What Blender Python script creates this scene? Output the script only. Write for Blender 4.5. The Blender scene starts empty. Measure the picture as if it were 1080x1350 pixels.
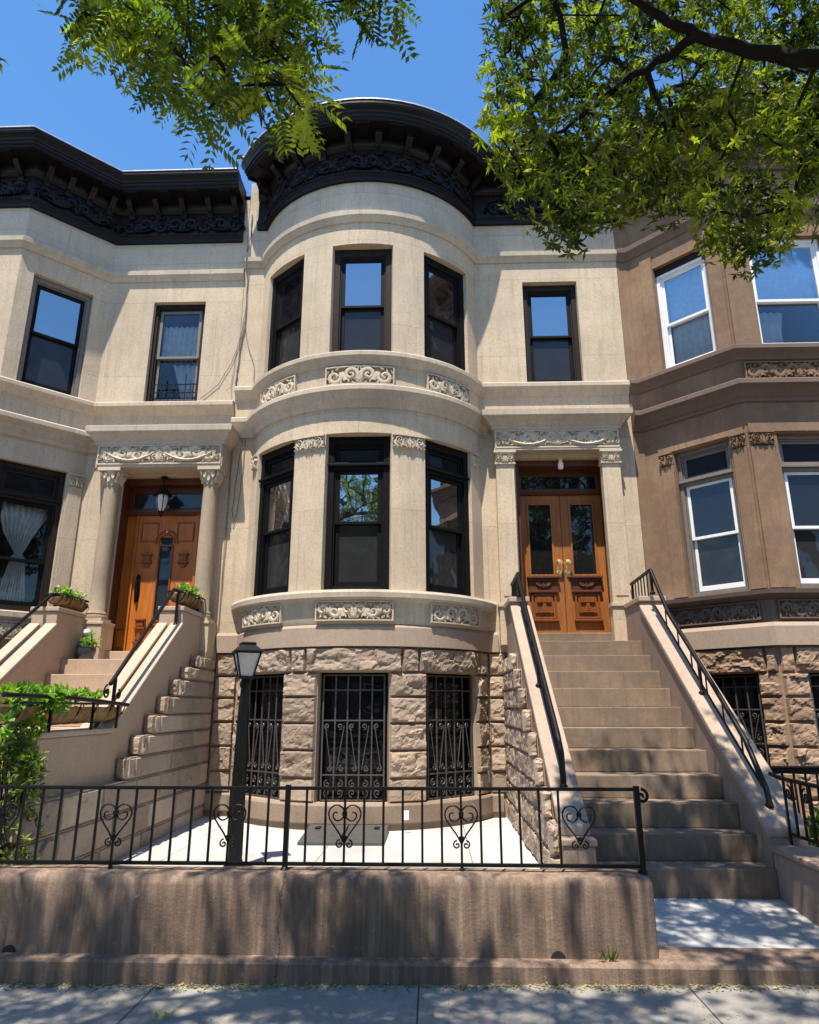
import bpy, bmesh, math, random
from math import sin, cos, pi, radians, sqrt, atan2, hypot, tan
from mathutils import Vector, Matrix, noise
random.seed(5)
scene = bpy.context.scene
COL = scene.collection
world = bpy.data.worlds.new("World"); scene.world = world; world.use_nodes = True

# ------------------------------------------------------------------ helpers
class Flat:
    """wall frame: s along the wall, d outward, z up"""
    def __init__(s, p, q):
        s.p = Vector((p[0], p[1])); v = Vector((q[0]-p[0], q[1]-p[1])); s.L = v.length
        s.u = v/s.L; s.n = Vector((s.u.y, -s.u.x)); s.arc = False
    def __call__(s, a, d, z):
        r = s.p + s.u*a + s.n*d
        return (r.x, r.y, z)
class Arc:
    def __init__(s, c, R): s.c = c; s.R = R; s.arc = True
    def __call__(s, a, d, z):
        t = a/s.R
        return (s.c[0]+(s.R+d)*sin(t), s.c[1]-(s.R+d)*cos(t), z)
class XYZ:
    """identity frame: s=X, d=Y, z"""
    arc = False
    def __call__(s, a, d, z): return (a, d, z)
ID = XYZ()

class MB:
    def __init__(s): s.v = []; s.f = []; s.uv = []; s.tone = []
    def add(s, vs, fs, uvs=None, tone=0.5):
        o = len(s.v); s.v += [tuple(v) for v in vs]
        s.uv += list(uvs) if uvs else [(0, 0)]*len(vs)
        s.f += [tuple(i+o for i in f) for f in fs]; s.tone += [tone]*len(fs)
    def box(s, fr, s0, s1, d0, d1, z0, z1, n=None):
        if n is None: n = max(1, int(abs(s1-s0)/.12)) if fr.arc else 1
        vs = []; uv = []; fs = []
        for i in range(n+1):
            a = s0+(s1-s0)*i/n
            for d, z in ((d0, z0), (d1, z0), (d1, z1), (d0, z1)):
                vs.append(fr(a, d, z)); uv.append((a+d, z))
        for i in range(n):
            for k in range(4):
                a, b = 4*i+k, 4*i+(k+1) % 4
                fs.append((a, a+4, b+4, b))
        fs.append((0, 1, 2, 3)); fs.append(tuple(4*n+k for k in (3, 2, 1, 0)))
        s.add(vs, fs, uv)
    def sheet(s, fr, s0, s1, d, z0, z1, n=None):
        if n is None: n = max(1, int(abs(s1-s0)/.12)) if fr.arc else 1
        vs = []; uv = []
        for i in range(n+1):
            a = s0+(s1-s0)*i/n
            for z in (z0, z1): vs.append(fr(a, d, z)); uv.append((a, z))
        s.add(vs, [(2*i, 2*i+2, 2*i+3, 2*i+1) for i in range(n)], uv)
    def wall(s, fr, s0, s1, z0, z1, holes=(), d=0, reveal=.3):
        """wall surface with rectangular holes (a,b,c,e) and inward reveals"""
        xs = {s0, s1}; zs = {z0, z1}
        for a, b, c, e in holes: xs |= {a, b}; zs |= {c, e}
        if fr.arc:
            n = int((s1-s0)/.09)+1
            for i in range(1, n):
                x = s0+(s1-s0)*i/n
                if all(abs(x-y) > .03 for y in xs): xs.add(x)
        xs = sorted(xs); zs = sorted(zs)
        for i in range(len(xs)-1):
            for j in range(len(zs)-1):
                mx, mz = (xs[i]+xs[i+1])/2, (zs[j]+zs[j+1])/2
                if any(a < mx < b and c < mz < e for a, b, c, e in holes): continue
                q = [(xs[i], zs[j]), (xs[i+1], zs[j]), (xs[i+1], zs[j+1]), (xs[i], zs[j+1])]
                s.add([fr(x, d, z) for x, z in q], [(0, 1, 2, 3)], q)
        for a, b, c, e in holes:
            hs = [x for x in xs if a-1e-6 <= x <= b+1e-6]
            for x in (a, b):
                q = [fr(x, d, c), fr(x, d, e), fr(x, d-reveal, e), fr(x, d-reveal, c)]
                s.add(q, [(0, 1, 2, 3)], [(x, c), (x, e), (x+reveal, e), (x+reveal, c)])
            for z in (c, e):
                for k in range(len(hs)-1):
                    x, y = hs[k], hs[k+1]
                    s.add([fr(x, d, z), fr(y, d, z), fr(y, d-reveal, z), fr(x, d-reveal, z)], [(0, 1, 2, 3)], [(x, z), (y, z), (y, z+reveal), (x, z+reveal)])
    def sweep(s, path, prof, caps=True):
        """profile [(d,z)] swept along an xy polyline with mitres; outward is to the right of travel"""
        P = [Vector(p) for p in path]; n = len(P); m = []
        for i in range(n):
            a = (P[i]-P[i-1]).normalized() if i else (P[1]-P[0]).normalized()
            b = (P[i+1]-P[i]).normalized() if i < n-1 else a
            na, nb = Vector((a.y, -a.x)), Vector((b.y, -b.x))
            h = (na+nb).normalized(); m.append(h/max(.35, h.dot(na)))
        vs = []; uv = []; k = len(prof); L = 0
        for i in range(n):
            if i: L += (P[i]-P[i-1]).length
            for j, (d, z) in enumerate(prof):
                q = P[i]+m[i]*d; vs.append((q.x, q.y, z)); uv.append((L, z+d))
        fs = []
        for i in range(n-1):
            for j in range(k-1):
                a = i*k+j; fs.append((a, a+k, a+k+1, a+1))
        if caps: fs.append(tuple(range(k))); fs.append(tuple((n-1)*k+j for j in reversed(range(k))))
        s.add(vs, fs, uv)
    def tube(s, pts, r, n=8, caps=True, flat=1.0):
        P = [Vector(p) for p in pts]; N = len(P)
        R = r if isinstance(r, (list, tuple)) else [r]*N
        vs = []; fs = []; ref = None
        for i in range(N):
            t = (P[min(i+1, N-1)]-P[max(i-1, 0)])
            t = t.normalized() if t.length > 1e-9 else Vector((0, 0, 1))
            if ref is None:
                ref = Vector((0, 0, 1)) if abs(t.z) < .9 else Vector((1, 0, 0))
            a = ref-t*ref.dot(t)
            if a.length < 1e-6: a = t.orthogonal()
            a.normalize(); ref = a; b = t.cross(a)
            for k in range(n):
                w = 2*pi*k/n+pi/n
                vs.append(P[i]+a*(cos(w)*R[i])+b*(sin(w)*R[i]*flat))
        for i in range(N-1):
            for k in range(n):
                q = (k+1) % n; fs.append((i*n+k, i*n+q, (i+1)*n+q, (i+1)*n+k))
        if caps: fs.append(tuple(reversed(range(n)))); fs.append(tuple((N-1)*n+k for k in range(n)))
        s.add(vs, fs)
    def lathe(s, c, prof, n=20, sx=1, sy=1):
        """profile [(r,z)] about a vertical axis at c"""
        vs = []; fs = []; k = len(prof)
        for r, z in prof:
            for i in range(n):
                w = 2*pi*i/n; vs.append((c[0]+r*cos(w)*sx, c[1]+r*sin(w)*sy, c[2]+z))
        for j in range(k-1):
            for i in range(n):
                q = (i+1) % n; fs.append((j*n+i, j*n+q, (j+1)*n+q, (j+1)*n+i))
        fs.append(tuple(reversed(range(n)))); fs.append(tuple((k-1)*n+i for i in range(n)))
        s.add(vs, fs)
    def prism(s, poly, x0, x1, axis='x'):
        """polygon extruded along one axis: poly gives the two other coordinates in order"""
        n = len(poly)
        def pt(x, p):
            return (x, p[0], p[1]) if axis == 'x' else ((p[0], x, p[1]) if axis == 'y' else (p[0], p[1], x))
        vs = [pt(x0, p) for p in poly]+[pt(x1, p) for p in poly]
        fs = [tuple(range(n)), tuple(reversed(range(n, 2*n)))]
        for i in range(n):
            j = (i+1) % n; fs.append((i, i+n, j+n, j))
        s.add(vs, fs)
    def relief(s, fr, pts, r, h, d0=0):
        """half-round strip following (s,z) points on a wall frame"""
        N = len(pts); R = r if isinstance(r, (list, tuple)) else [r]*N
        vs = []; fs = []
        for i in range(N):
            a, b = pts[max(i-1, 0)], pts[min(i+1, N-1)]
            tx, tz = b[0]-a[0], b[1]-a[1]; l = hypot(tx, tz) or 1; nx, nz = -tz/l, tx/l
            q = min(1, R[i]/max(R)+.25)
            for o, k in ((-1, 0), (-.62, .8), (0, 1), (.62, .8), (1, 0)):
                vs.append(fr(pts[i][0]+nx*o*R[i], d0+h*k*q, pts[i][1]+nz*o*R[i]))
        for i in range(N-1):
            for k in range(4):
                fs.append((5*i+k, 5*i+5+k, 5*i+6+k, 5*i+1+k))
        s.add(vs, fs)
    def drop(s, fr, a, z, ang, L, w, h, d0=0):
        """leaf-like boss: base at (a,z), pointing along ang"""
        ca, sa = cos(ang), sin(ang); out = [(0, 0), (.3, .8), (.6, 1), (.85, .6), (1, 0), (.85, -.6), (.6, -1), (.3, -.8)]
        vs = [fr(a+ca*x*L-sa*y*w, d0, z+sa*x*L+ca*y*w) for x, y in out]
        vs += [fr(a+ca*x*L*.9-sa*y*w*.5, d0+h, z+sa*x*L*.9+ca*y*w*.5) for x, y in out]
        vs.append(fr(a+ca*.55*L, d0+h*.75, z+sa*.55*L))
        fs = []
        for i in range(8):
            j = (i+1) % 8; fs += [(i, j, j+8, i+8), (i+8, j+8, 16)]
        s.add(vs, fs)
    def rock(s, fr, s0, s1, z0, z1, dep, seed, d0=0, res=.018, gap=.005, flatside=False):
        """one rock-faced stone"""
        s0 += gap; s1 -= gap; z0 += gap; z1 -= gap
        n = max(4, int((s1-s0)/res)); m = max(4, int((z1-z0)/res)); vs = []; uv = []
        sl = (random.uniform(-.5, .5), random.uniform(-.6, .3))
        for j in range(m+1):
            for i in range(n+1):
                u, w = i/n, j/m; a = s0+(s1-s0)*u; z = z0+(z1-z0)*w
                e = min(a-s0, s1-a, z-z0, z1-z)
                if e < 1e-6: d = d0-.03
                else:
                    p = Vector((a*4.8+seed*7.3, z*6.4+seed*3.1, seed))
                    dist, pt = noise.voronoi(p)
                    q = pt[0]; rv = noise.noise_vector(q*3.7)
                    f = .55+.85*(p-q).dot(rv)+.20*noise.fractal(p*1.3, .8, 2, 3)+(u-.5)*sl[0]*.4+(w-.5)*sl[1]*.5
                    f += .10*noise.noise(p*4.2)
                    f = max(-.1, min(1.15, f))
                    f2, p2 = noise.voronoi(p*2.3); f += .24*(p*2.3-p2[0]).dot(noise.noise_vector(p2[0]*5.1))
                    k = min(1, e/.026); k = k*(2-k)
                    d = d0+dep*(.04+.96*max(0, f)*k)
                vs.append(fr(a, d, z)); uv.append((a, z))
        s.add(vs, [(j*(n+1)+i, j*(n+1)+i+1, (j+1)*(n+1)+i+1, (j+1)*(n+1)+i) for j in range(m) for i in range(n)], uv, random.random())
    def build(s, name, mat, parent=None, smooth=None, bevel=0, weld=False, tone=False, vary=False):
        me = bpy.data.meshes.new(name); me.from_pydata(s.v, [], s.f)
        ul = me.uv_layers.new(name='UVMap'); vi = [0]*len(me.loops); me.loops.foreach_get('vertex_index', vi)
        buf = [0.0]*(2*len(vi))
        for k, i in enumerate(vi): buf[2*k], buf[2*k+1] = s.uv[i]
        ul.data.foreach_set('uv', buf)
        if tone or vary:
            at = me.attributes.new('tone', 'FLOAT', 'FACE'); at.data.foreach_set('value', s.tone)
        bm = bmesh.new(); bm.from_mesh(me)
        if weld: bmesh.ops.remove_doubles(bm, verts=bm.verts, dist=1e-5)
        if not tone: bmesh.ops.recalc_face_normals(bm, faces=bm.faces)
        if bevel:
            es = [e for e in bm.edges if len(e.link_faces) == 2 and e.calc_face_angle(0) > .5]
            bmesh.ops.bevel(bm, geom=es, offset=bevel, segments=2, profile=.6, affect='EDGES', clamp_overlap=True)
        bm.to_mesh(me); bm.free()
        if smooth:
            me.shade_smooth(); me.set_sharp_from_angle(angle=radians(smooth))
        me.materials.append(mat); me.update()
        o = bpy.data.objects.new(name, me); COL.objects.link(o)
        if parent is not None: attach(o, parent)
        return o

WORLD_LOC = {}
def attach(o, parent):
    o.parent = parent
    # geometry is written in world coordinates: cancel the parents' offsets
    w = Vector((0, 0, 0)); p = parent
    while p is not None: w += p.location; p = p.parent
    o.location = -w
def thing(name, label, cat, loc=(0, 0, 0), group=None):
    o = bpy.data.objects.new(name, None); o.empty_display_size = .2; o.location = loc; COL.objects.link(o)
    return tag(o, label, cat, group)
def tag(o, label, cat, group=None, kind=None):
    o['label'] = label; o['category'] = cat
    if group: o['group'] = group
    if kind: o['kind'] = kind
    return o
def struct(o): o['kind'] = 'structure'; return o
def part_label(o, t): o['label'] = t; return o
def link_copy(o, parent, loc, rot=None):
    c = o.copy(); COL.objects.link(c); c.parent = parent; c.location = loc
    if rot: c.rotation_euler = rot
    return c
def lerp(a, b, t): return a+(b-a)*t
def spiral(cx, cz, r0, turns, a0, sgn, n=26, r1=.12):
    out = []
    for i in range(n+1):
        t = i/n; r = r0*(r1+(1-r1)*(1-t)**1.15); a = a0+sgn*2*pi*turns*t
        out.append((cx+r*cos(a), cz+r*sin(a)))
    return out
# ------------------------------------------------------------------ materials
def mat(name):
    m = bpy.data.materials.new(name); m.use_nodes = True; nt = m.node_tree
    return m, nt, nt.nodes['Principled BSDF']
def N(nt, t, **kw):
    n = nt.nodes.new(t)
    for k, v in kw.items():
        if k == 'inp':
            for a, b in v.items(): n.inputs[a].default_value = b
        else: setattr(n, k, v)
    return n
def mixc(nt, fac, a, b, blend='MIX'):
    n = nt.nodes.new('ShaderNodeMix'); n.data_type = 'RGBA'; n.blend_type = blend
    for i, v in ((0, fac), (6, a), (7, b)):
        if hasattr(v, 'default_value') or hasattr(v, 'is_linked'): nt.links.new(v, n.inputs[i])
        elif i: n.inputs[i].default_value = (*v, 1)
        else: n.inputs[i].default_value = v
    return n.outputs[2]
def ramp(nt, src, a, b, lo=0., hi=1.):
    n = nt.nodes.new('ShaderNodeMapRange'); n.inputs[1].default_value = a; n.inputs[2].default_value = b
    n.inputs[3].default_value = lo; n.inputs[4].default_value = hi; nt.links.new(src, n.inputs[0]); return n.outputs[0]
def math_(nt, op, a, b=None):
    n = nt.nodes.new('ShaderNodeMath'); n.operation = op
    for i, v in enumerate((a, b)):
        if v is None: continue
        if isinstance(v, (int, float)): n.inputs[i].default_value = v
        else: nt.links.new(v, n.inputs[i])
    return n.outputs[0]
def coords(nt, kind='Object', scale=(1, 1, 1)):
    t = nt.nodes.new('ShaderNodeTexCoord'); mp = nt.nodes.new('ShaderNodeMapping'); mp.inputs['Scale'].default_value = scale
    nt.links.new(t.outputs[kind], mp.inputs[0]); return mp.outputs[0]
def nz(nt, vec, scale, detail=4, rough=.55, dist=0.):
    n = nt.nodes.new('ShaderNodeTexNoise'); n.inputs['Scale'].default_value = scale; n.inputs['Detail'].default_value = detail
    n.inputs['Roughness'].default_value = rough; n.inputs['Distortion'].default_value = dist
    nt.links.new(vec, n.inputs['Vector']); return n.outputs['Fac']
def bump(nt, b, h, strength=.3, dist=.01):
    n = nt.nodes.new('ShaderNodeBump'); n.inputs['Strength'].default_value = strength; n.inputs['Distance'].default_value = dist
    nt.links.new(h, n.inputs['Height']); nt.links.new(n.outputs[0], b.inputs['Normal']); return n
def setin(nt, b, name, src): nt.links.new(src, b.inputs[name])

def stone(name, c, dark=.72, streak=.35, mottle=.35, fine=70, bstr=.35, rough=.9, joints=None, tint=None, pits=0., vary=False, peck=0.):
    m, nt, b = mat(name); V = coords(nt)
    big = nz(nt, V, 1.1, 5, .6); mid = nz(nt, V, 9, 4, .6); fn = nz(nt, V, fine, 3, .6)
    st = nz(nt, coords(nt, scale=(5, 5, .35)), 1.6, 4, .6)
    tool = nz(nt, coords(nt, scale=(120, 120, 20)), 1, 3, .6, .8)
    cd = tuple(x*dark for x in c); t = tint or tuple(x*y for x, y in zip(c, (1.06, .97, .86)))
    col = mixc(nt, ramp(nt, big, .35, .68, 0, mottle*1.6), c, cd)
    col = mixc(nt, ramp(nt, mid, .42, .75, 0, .5*mottle+.1), col, t)
    col = mixc(nt, ramp(nt, st, .5, .78, 0, streak), col, tuple(x*.62 for x in c))
    col = mixc(nt, ramp(nt, tool, .35, .7, 0, .34), col, tuple(x*.7 for x in c))
    spk = nz(nt, V, 34, 3, .65); col = mixc(nt, ramp(nt, spk,   .36, .50, .42, 0), col, tuple(x*.66 for x in c)); col = mixc(nt, ramp(nt, spk, .58, .70, 0, .3), col, tuple(min(.8, x*1.22) for x in c))
    drp = nz(nt, coords(nt, scale=(11, 11, .9)), 1.3, 5, .7); col = mixc(nt, ramp(nt, drp, .52, .74, 0, streak*1.2), col, tuple(x*.55 for x in c))
    if peck:
        pk = nz(nt, coords(nt, scale=(1, 1, .55)), 62, 2, .6); col = mixc(nt, ramp(nt, pk, .58, .66, 0, peck), col, tuple(x*.5 for x in c))
        soot = nz(nt, coords(nt, scale=(2.2, 2.2, .8)), 1, 6, .7); col = mixc(nt, ramp(nt, soot, .52, .72, 0, .38), col, tuple(x*.66 for x in c))
    if pits:
        pt = nz(nt, V, 26, 2, .5); col = mixc(nt, ramp(nt, pt, .66, .74, 0, pits), col, tuple(x*.45 for x in c))
    if vary:
        at = nt.nodes.new('ShaderNodeAttribute'); at.attribute_name = 'tone'; col = mixc(nt, 1., col, ramp(nt, at.outputs['Fac'], 0, 1, .70, 1.16), 'MULTIPLY')
    if joints:
        w, h, off = joints
        br = nt.nodes.new('ShaderNodeTexBrick'); br.offset = off
        br.inputs['Scale'].default_value = 1; br.inputs['Brick Width'].default_value = w; br.inputs['Row Height'].default_value = h
        br.inputs['Mortar Size'].default_value = .004; br.inputs['Mortar Smooth'].default_value = .3; br.inputs['Bias'].default_value = 0
        br.inputs['Color1'].default_value = (1, 1, 1, 1); br.inputs['Color2'].default_value = (.9, .9, .9, 1); br.inputs['Mortar'].default_value = (.62, .6, .57, 1)
        nt.links.new(coords(nt, 'UV'), br.inputs['Vector'])
        col = mixc(nt, .85, col, br.outputs['Color'], 'MULTIPLY')
    setin(nt, b, 'Base Color', col); b.inputs['Roughness'].default_value = rough; b.inputs['Specular IOR Level'].default_value = .25
    h = math_(nt, 'ADD', math_(nt, 'MULTIPLY', fn, .5), math_(nt, 'ADD', tool, math_(nt, 'MULTIPLY', mid, .8)))
    bump(nt, b, h, bstr, .006); return m
LIME = (.61, .485, .345)
M = {}
M['lime'] = stone('limestone', LIME, .72, .5, .6, peck=.5, bstr=.5, joints=(1.6, 1.36, .5))
M['lime_ashlar'] = stone('limestone_ashlar', (.57, .48, .375), .7, .5, .6, peck=.4, joints=(1.15, .31, .5))
M['lime_joint'] = stone('limestone_courses', LIME, .8, .18, .3, joints=(2.3, 1.03, .4))
M['lime_trim'] = stone('limestone_trim', (.53, .445, .345), .66, .6, .6)
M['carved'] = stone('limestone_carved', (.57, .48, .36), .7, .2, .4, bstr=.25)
M['carved_bed'] = stone('limestone_carved_bed', (.46, .39, .29), .7, .2, .4, bstr=.25)  # ground behind the relief, its shade put into a darker stone colour
M['lime_left'] = stone('limestone_left', (.595, .475, .342), .72, .5, .6, peck=.5, bstr=.5, joints=(1.7, 1.31, .5))
M['lime_left_ashlar'] = stone('limestone_left_ashlar', (.52, .45, .36), .78, .25, .35, joints=(1.2, .33, .5))
M['rock'] = stone('rockface_stone', (.44, .335, .25), .62, .15, .7, fine=55, bstr=.6, pits=.45, vary=True)
M['band'] = stone('brownstone_band', (.38, .285, .215), .85, .2, .3)
M['brown'] = stone('brownstone', (.295, .188, .118), .55, .7, .95, bstr=.5, peck=.45)
M['brown_trim'] = stone('brownstone_trim', (.175, .125, .100), .7, .4, .4)
M['brown_rock'] = stone('brown_rockface', (.40, .27, .18), .65, .1, .5, fine=50, bstr=.7, pits=.45, vary=True)
M['step'] = stone('stoop_stone', (.305, .225, .16), .52, 1., .9, peck=.4, bstr=.45, pits=.15)
M['cheek'] = stone('stucco_cheek', (.33, .235, .175), .72, .5, .5, bstr=.3)
M['cheek_left'] = stone('stucco_cheek_tan', (.42, .30, .21), .85, .15, .3, bstr=.25)
M['lstep'] = stone('left_steps_stone', (.45, .33, .235), .8, .15, .35, bstr=.3, pits=.25)
M['coping_brown'] = stone('coping_brownstone', (.40, .305, .235), .72, .5, .55, bstr=.3)
M['coping'] = stone('coping_stone', (.45, .345, .255), .8, .3, .35)
def stucco_wall():
    m, nt, b = mat('street_wall_stucco'); V = coords(nt); c = (.215, .145, .10)
    big = nz(nt, V, 1.4, 6, .65); st = nz(nt, coords(nt, scale=(13, 13, .55)), 1.4, 6, .72); fn = nz(nt, V, 60, 3)
    col = mixc(nt, ramp(nt, big, .38, .66, 0, .8), c, (.12, .08, .057))
    col = mixc(nt, ramp(nt, st, .50, .72, 0, .65), col, (.36, .255, .185))  # pale upright streaks: shafts of sun put into the colour
    col = mixc(nt, ramp(nt, st, .30, .50, .9, 0), col, (.09, .058, .042))  # dark streaks: stains, with tree shade put into the colour too
    sp = nz(nt, V, 17, 5, .7); col = mixc(nt, ramp(nt, sp, .64, .70, 0, .5), col, (.45, .34, .25))
    # a wandering crack
    sep = nt.nodes.new('ShaderNodeSeparateXYZ'); nt.links.new(V, sep.inputs[0])
    cr = math_(nt, 'ABSOLUTE', math_(nt, 'ADD', math_(nt, 'ADD', sep.outputs[0], .97), math_(nt, 'MULTIPLY', math_(nt, 'SUBTRACT', nz(nt, V, 5, 6, .75), .5), .16)))
    col = mixc(nt, ramp(nt, cr, .002, .007, .85, 0), col, (.05, .035, .03))
    setin(nt, b, 'Base Color', col); b.inputs['Roughness'].default_value = .92
    bump(nt, b, math_(nt, 'ADD', fn, math_(nt, 'MULTIPLY', sp, 2)), .45, .006); return m
M['street_wall'] = stucco_wall()
def concrete(name, c, joint=None, spots=.3):
    m, nt, b = mat(name); V = coords(nt)
    big = nz(nt, V, .9, 6, .65); mid = nz(nt, V, 7, 5, .65); fn = nz(nt, V, 130, 2)
    col = mixc(nt, ramp(nt, big, .35, .65, 0, .9), c, tuple(x*.64 for x in c))
    col = mixc(nt, ramp(nt, mid, .50, .72, 0, spots*1.5), col, tuple(x*.6 for x in c))
    col = mixc(nt, ramp(nt, fn, .3, .7, .25, 0), col, tuple(x*.6 for x in c))
    spk = nz(nt, V, 48, 3, .7); col = mixc(nt, ramp(nt, spk, .35, .5, .5, 0), col, tuple(x*.55 for x in c))
    gum = nz(nt, V, 23, 1, .3); col = mixc(nt, ramp(nt, gum, .76, .79, 0, .5), col, tuple(x*.35 for x in c))
    h = fn
    if joint:
        br = nt.nodes.new('ShaderNodeTexBrick'); br.offset = 0
        br.inputs['Scale'].default_value = 1; br.inputs['Brick Width'].default_value = joint[0]; br.inputs['Row Height'].default_value = joint[1]
        br.inputs['Mortar Size'].default_value = joint[2]; br.inputs['Mortar Smooth'].default_value = .2
        br.inputs['Color1'].default_value = (1, 1, 1, 1); br.inputs['Color2'].default_value = (.88, .88, .9, 1); br.inputs['Mortar'].default_value = (.22, .21, .2, 1)
        mp = nt.nodes.new('ShaderNodeMapping'); mp.inputs['Location'].default_value = (joint[3], joint[4], 0); t = nt.nodes.new('ShaderNodeTexCoord')
        nt.links.new(t.outputs['Object'], mp.inputs[0]); nt.links.new(mp.outputs[0], br.inputs['Vector'])
        col = mixc(nt, 1, col, br.outputs['Color'], 'MULTIPLY')
    setin(nt, b, 'Base Color', col); b.inputs['Roughness'].default_value = .9; b.inputs['Specular IOR Level'].default_value = .3
    bump(nt, b, h, .25, .004); return m
M['sidewalk'] = concrete('sidewalk_concrete', (.35, .32, .275), (1.58, 1.5, .006, 1.68, -.6))
M['yard'] = concrete('yard_concrete', (.56, .545, .515), (1.45, 1.9, .004, 1.1, .6), .15)
M['path'] = concrete('path_concrete', (.50, .49, .47), None, .3)
M['bounce_road'] = concrete('bounce_road', (.34, .32, .285))  # unseen road, coloured pale and warm to bounce light onto the facades
M['soil'] = concrete('soil', (.07, .05, .035))
def simple(name, c, rough=.5, metal=0., spec=.5, bscale=0, bstr=.2, var=.25, coat=0):
    m, nt, b = mat(name); V = coords(nt)
    n = nz(nt, V, 14, 4, .6)
    setin(nt, b, 'Base Color', mixc(nt, ramp(nt, n, .35, .7, 0, 1), c, tuple(x*(1-var) for x in c)))
    setin(nt, b, 'Roughness', ramp(nt, nz(nt, V, 30, 3), .3, .7, max(0, rough-.08), min(1, rough+.1)))
    b.inputs['Metallic'].default_value = metal; b.inputs['Specular IOR Level'].default_value = spec; b.inputs['Coat Weight'].default_value = coat
    if bscale: bump(nt, b, nz(nt, V, bscale, 3), bstr, .004)
    return m
M['iron'] = simple('black_iron_paint', (.006, .006, .006), .45, 0, .2, 60, .25)
M['iron_dull'] = simple('grille_iron', (.07, .067, .065), .4, 0, .5, 80, .2)
M['black_frame'] = simple('black_window_paint', (.006, .0055, .0055), .55, 0, .1, 40, .1)
M['brown_frame'] = simple('dark_brown_window_paint', (.024, .017, .013), .55, 0, .12, 40, .1)
M['grey_frame'] = simple('greybrown_window_paint', (.17, .145, .12), .55, 0, .4, 40, .1)
M['white_frame'] = simple('white_window_paint', (.74, .74, .73), .45, 0, .5, 40, .05, .08)
M['cornice'] = simple('cornice_paint', (.0075, .0055, .006), .40, 0, .22, 35, .3, .4)
M['cornice_brown'] = simple('brown_cornice_paint', (.13, .075, .05), .6, 0, .35, 35, .3, .3)
M['flash'] = simple('metal_flashing', (.55, .55, .55), .45, .3, .5)
M['roof'] = simple('tar_roof', (.08, .08, .08), .9)
M['brass'] = simple('brass', (.95, .68, .28), .36, 1.0, .5, 0, 0, .1)
M['porcelain'] = simple('white_lamp_glass', (.8, .79, .75), .3, 0, .5, 0, 0, .05)
M['lantern_glass'] = simple('frosted_lantern_glass', (.62, .58, .54), .25, 0, .5, 0, 0, .2)
M['slate'] = simple('grey_hatch_metal', (.085, .083, .08), .5, .2, .5, 20, .3)
M['coco'] = simple('coco_liner', (.30, .18, .085), .95, 0, .1, 55, 1.0, .6)
M['pot'] = simple('dark_glazed_pot', (.035, .045, .06), .25, 0, .6)
M['statue'] = simple('weathered_figure', (.16, .14, .13), .7, 0, .4, 30, .5)
M['paper'] = simple('white_paper', (.8, .8, .78), .8, 0, .3, 0, 0, .05)
M['cable'] = simple('grey_cable', (.16, .135, .11), .6)
M['curtain'] = simple('lace_curtain', (.62, .64, .64), .9, 0, .2, 18, .5, .25)
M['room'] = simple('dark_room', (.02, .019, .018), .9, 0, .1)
M['bark'] = simple('tree_bark', (.014, .011, .009), .95, 0, .2, 45, 1.0, .5)
M['hole_black'] = simple('drain_hole_black', (.012, .012, .012), .7)  # near-black plugs for the drain holes, their inner shade put into the colour
def wood(name, c1, c2, c3):
    m, nt, b = mat(name)
    g = nz(nt, coords(nt, scale=(26, 26, 1.3)), 1.5, 6, .65, .6); g2 = nz(nt, coords(nt, scale=(110, 110, 3)), 1, 3, .6); big = nz(nt, coords(nt), 2.2, 3)
    col = mixc(nt, ramp(nt, g, .32, .68), c1, c2); col = mixc(nt, ramp(nt, g2, .4, .75, 0, .6), col, c3)
    col = mixc(nt, ramp(nt, big, .4, .7, 0, .4), col, c3)
    setin(nt, b, 'Base Color', col); b.inputs['Roughness'].default_value = .45; b.inputs['Specular IOR Level'].default_value = .3; b.inputs['Coat Weight'].default_value = .08; b.inputs['Coat Roughness'].default_value = .25
    bump(nt, b, g, .12, .003); return m
M['wood_left'] = wood('orange_oak', (.56, .185, .022), (.40, .105, .012), (.19, .045, .007))
M['wood_right'] = wood('golden_oak', (.42, .165, .038), (.27, .085, .018), (.13, .04, .010))
M['wood_carved'] = wood('red_oak_carving', (.30, .085, .014), (.19, .05, .009), (.09, .024, .005))
M['wood_dark'] = wood('dark_mahogany', (.13, .042, .016), (.08, .026, .010), (.05, .016, .008))
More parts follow.
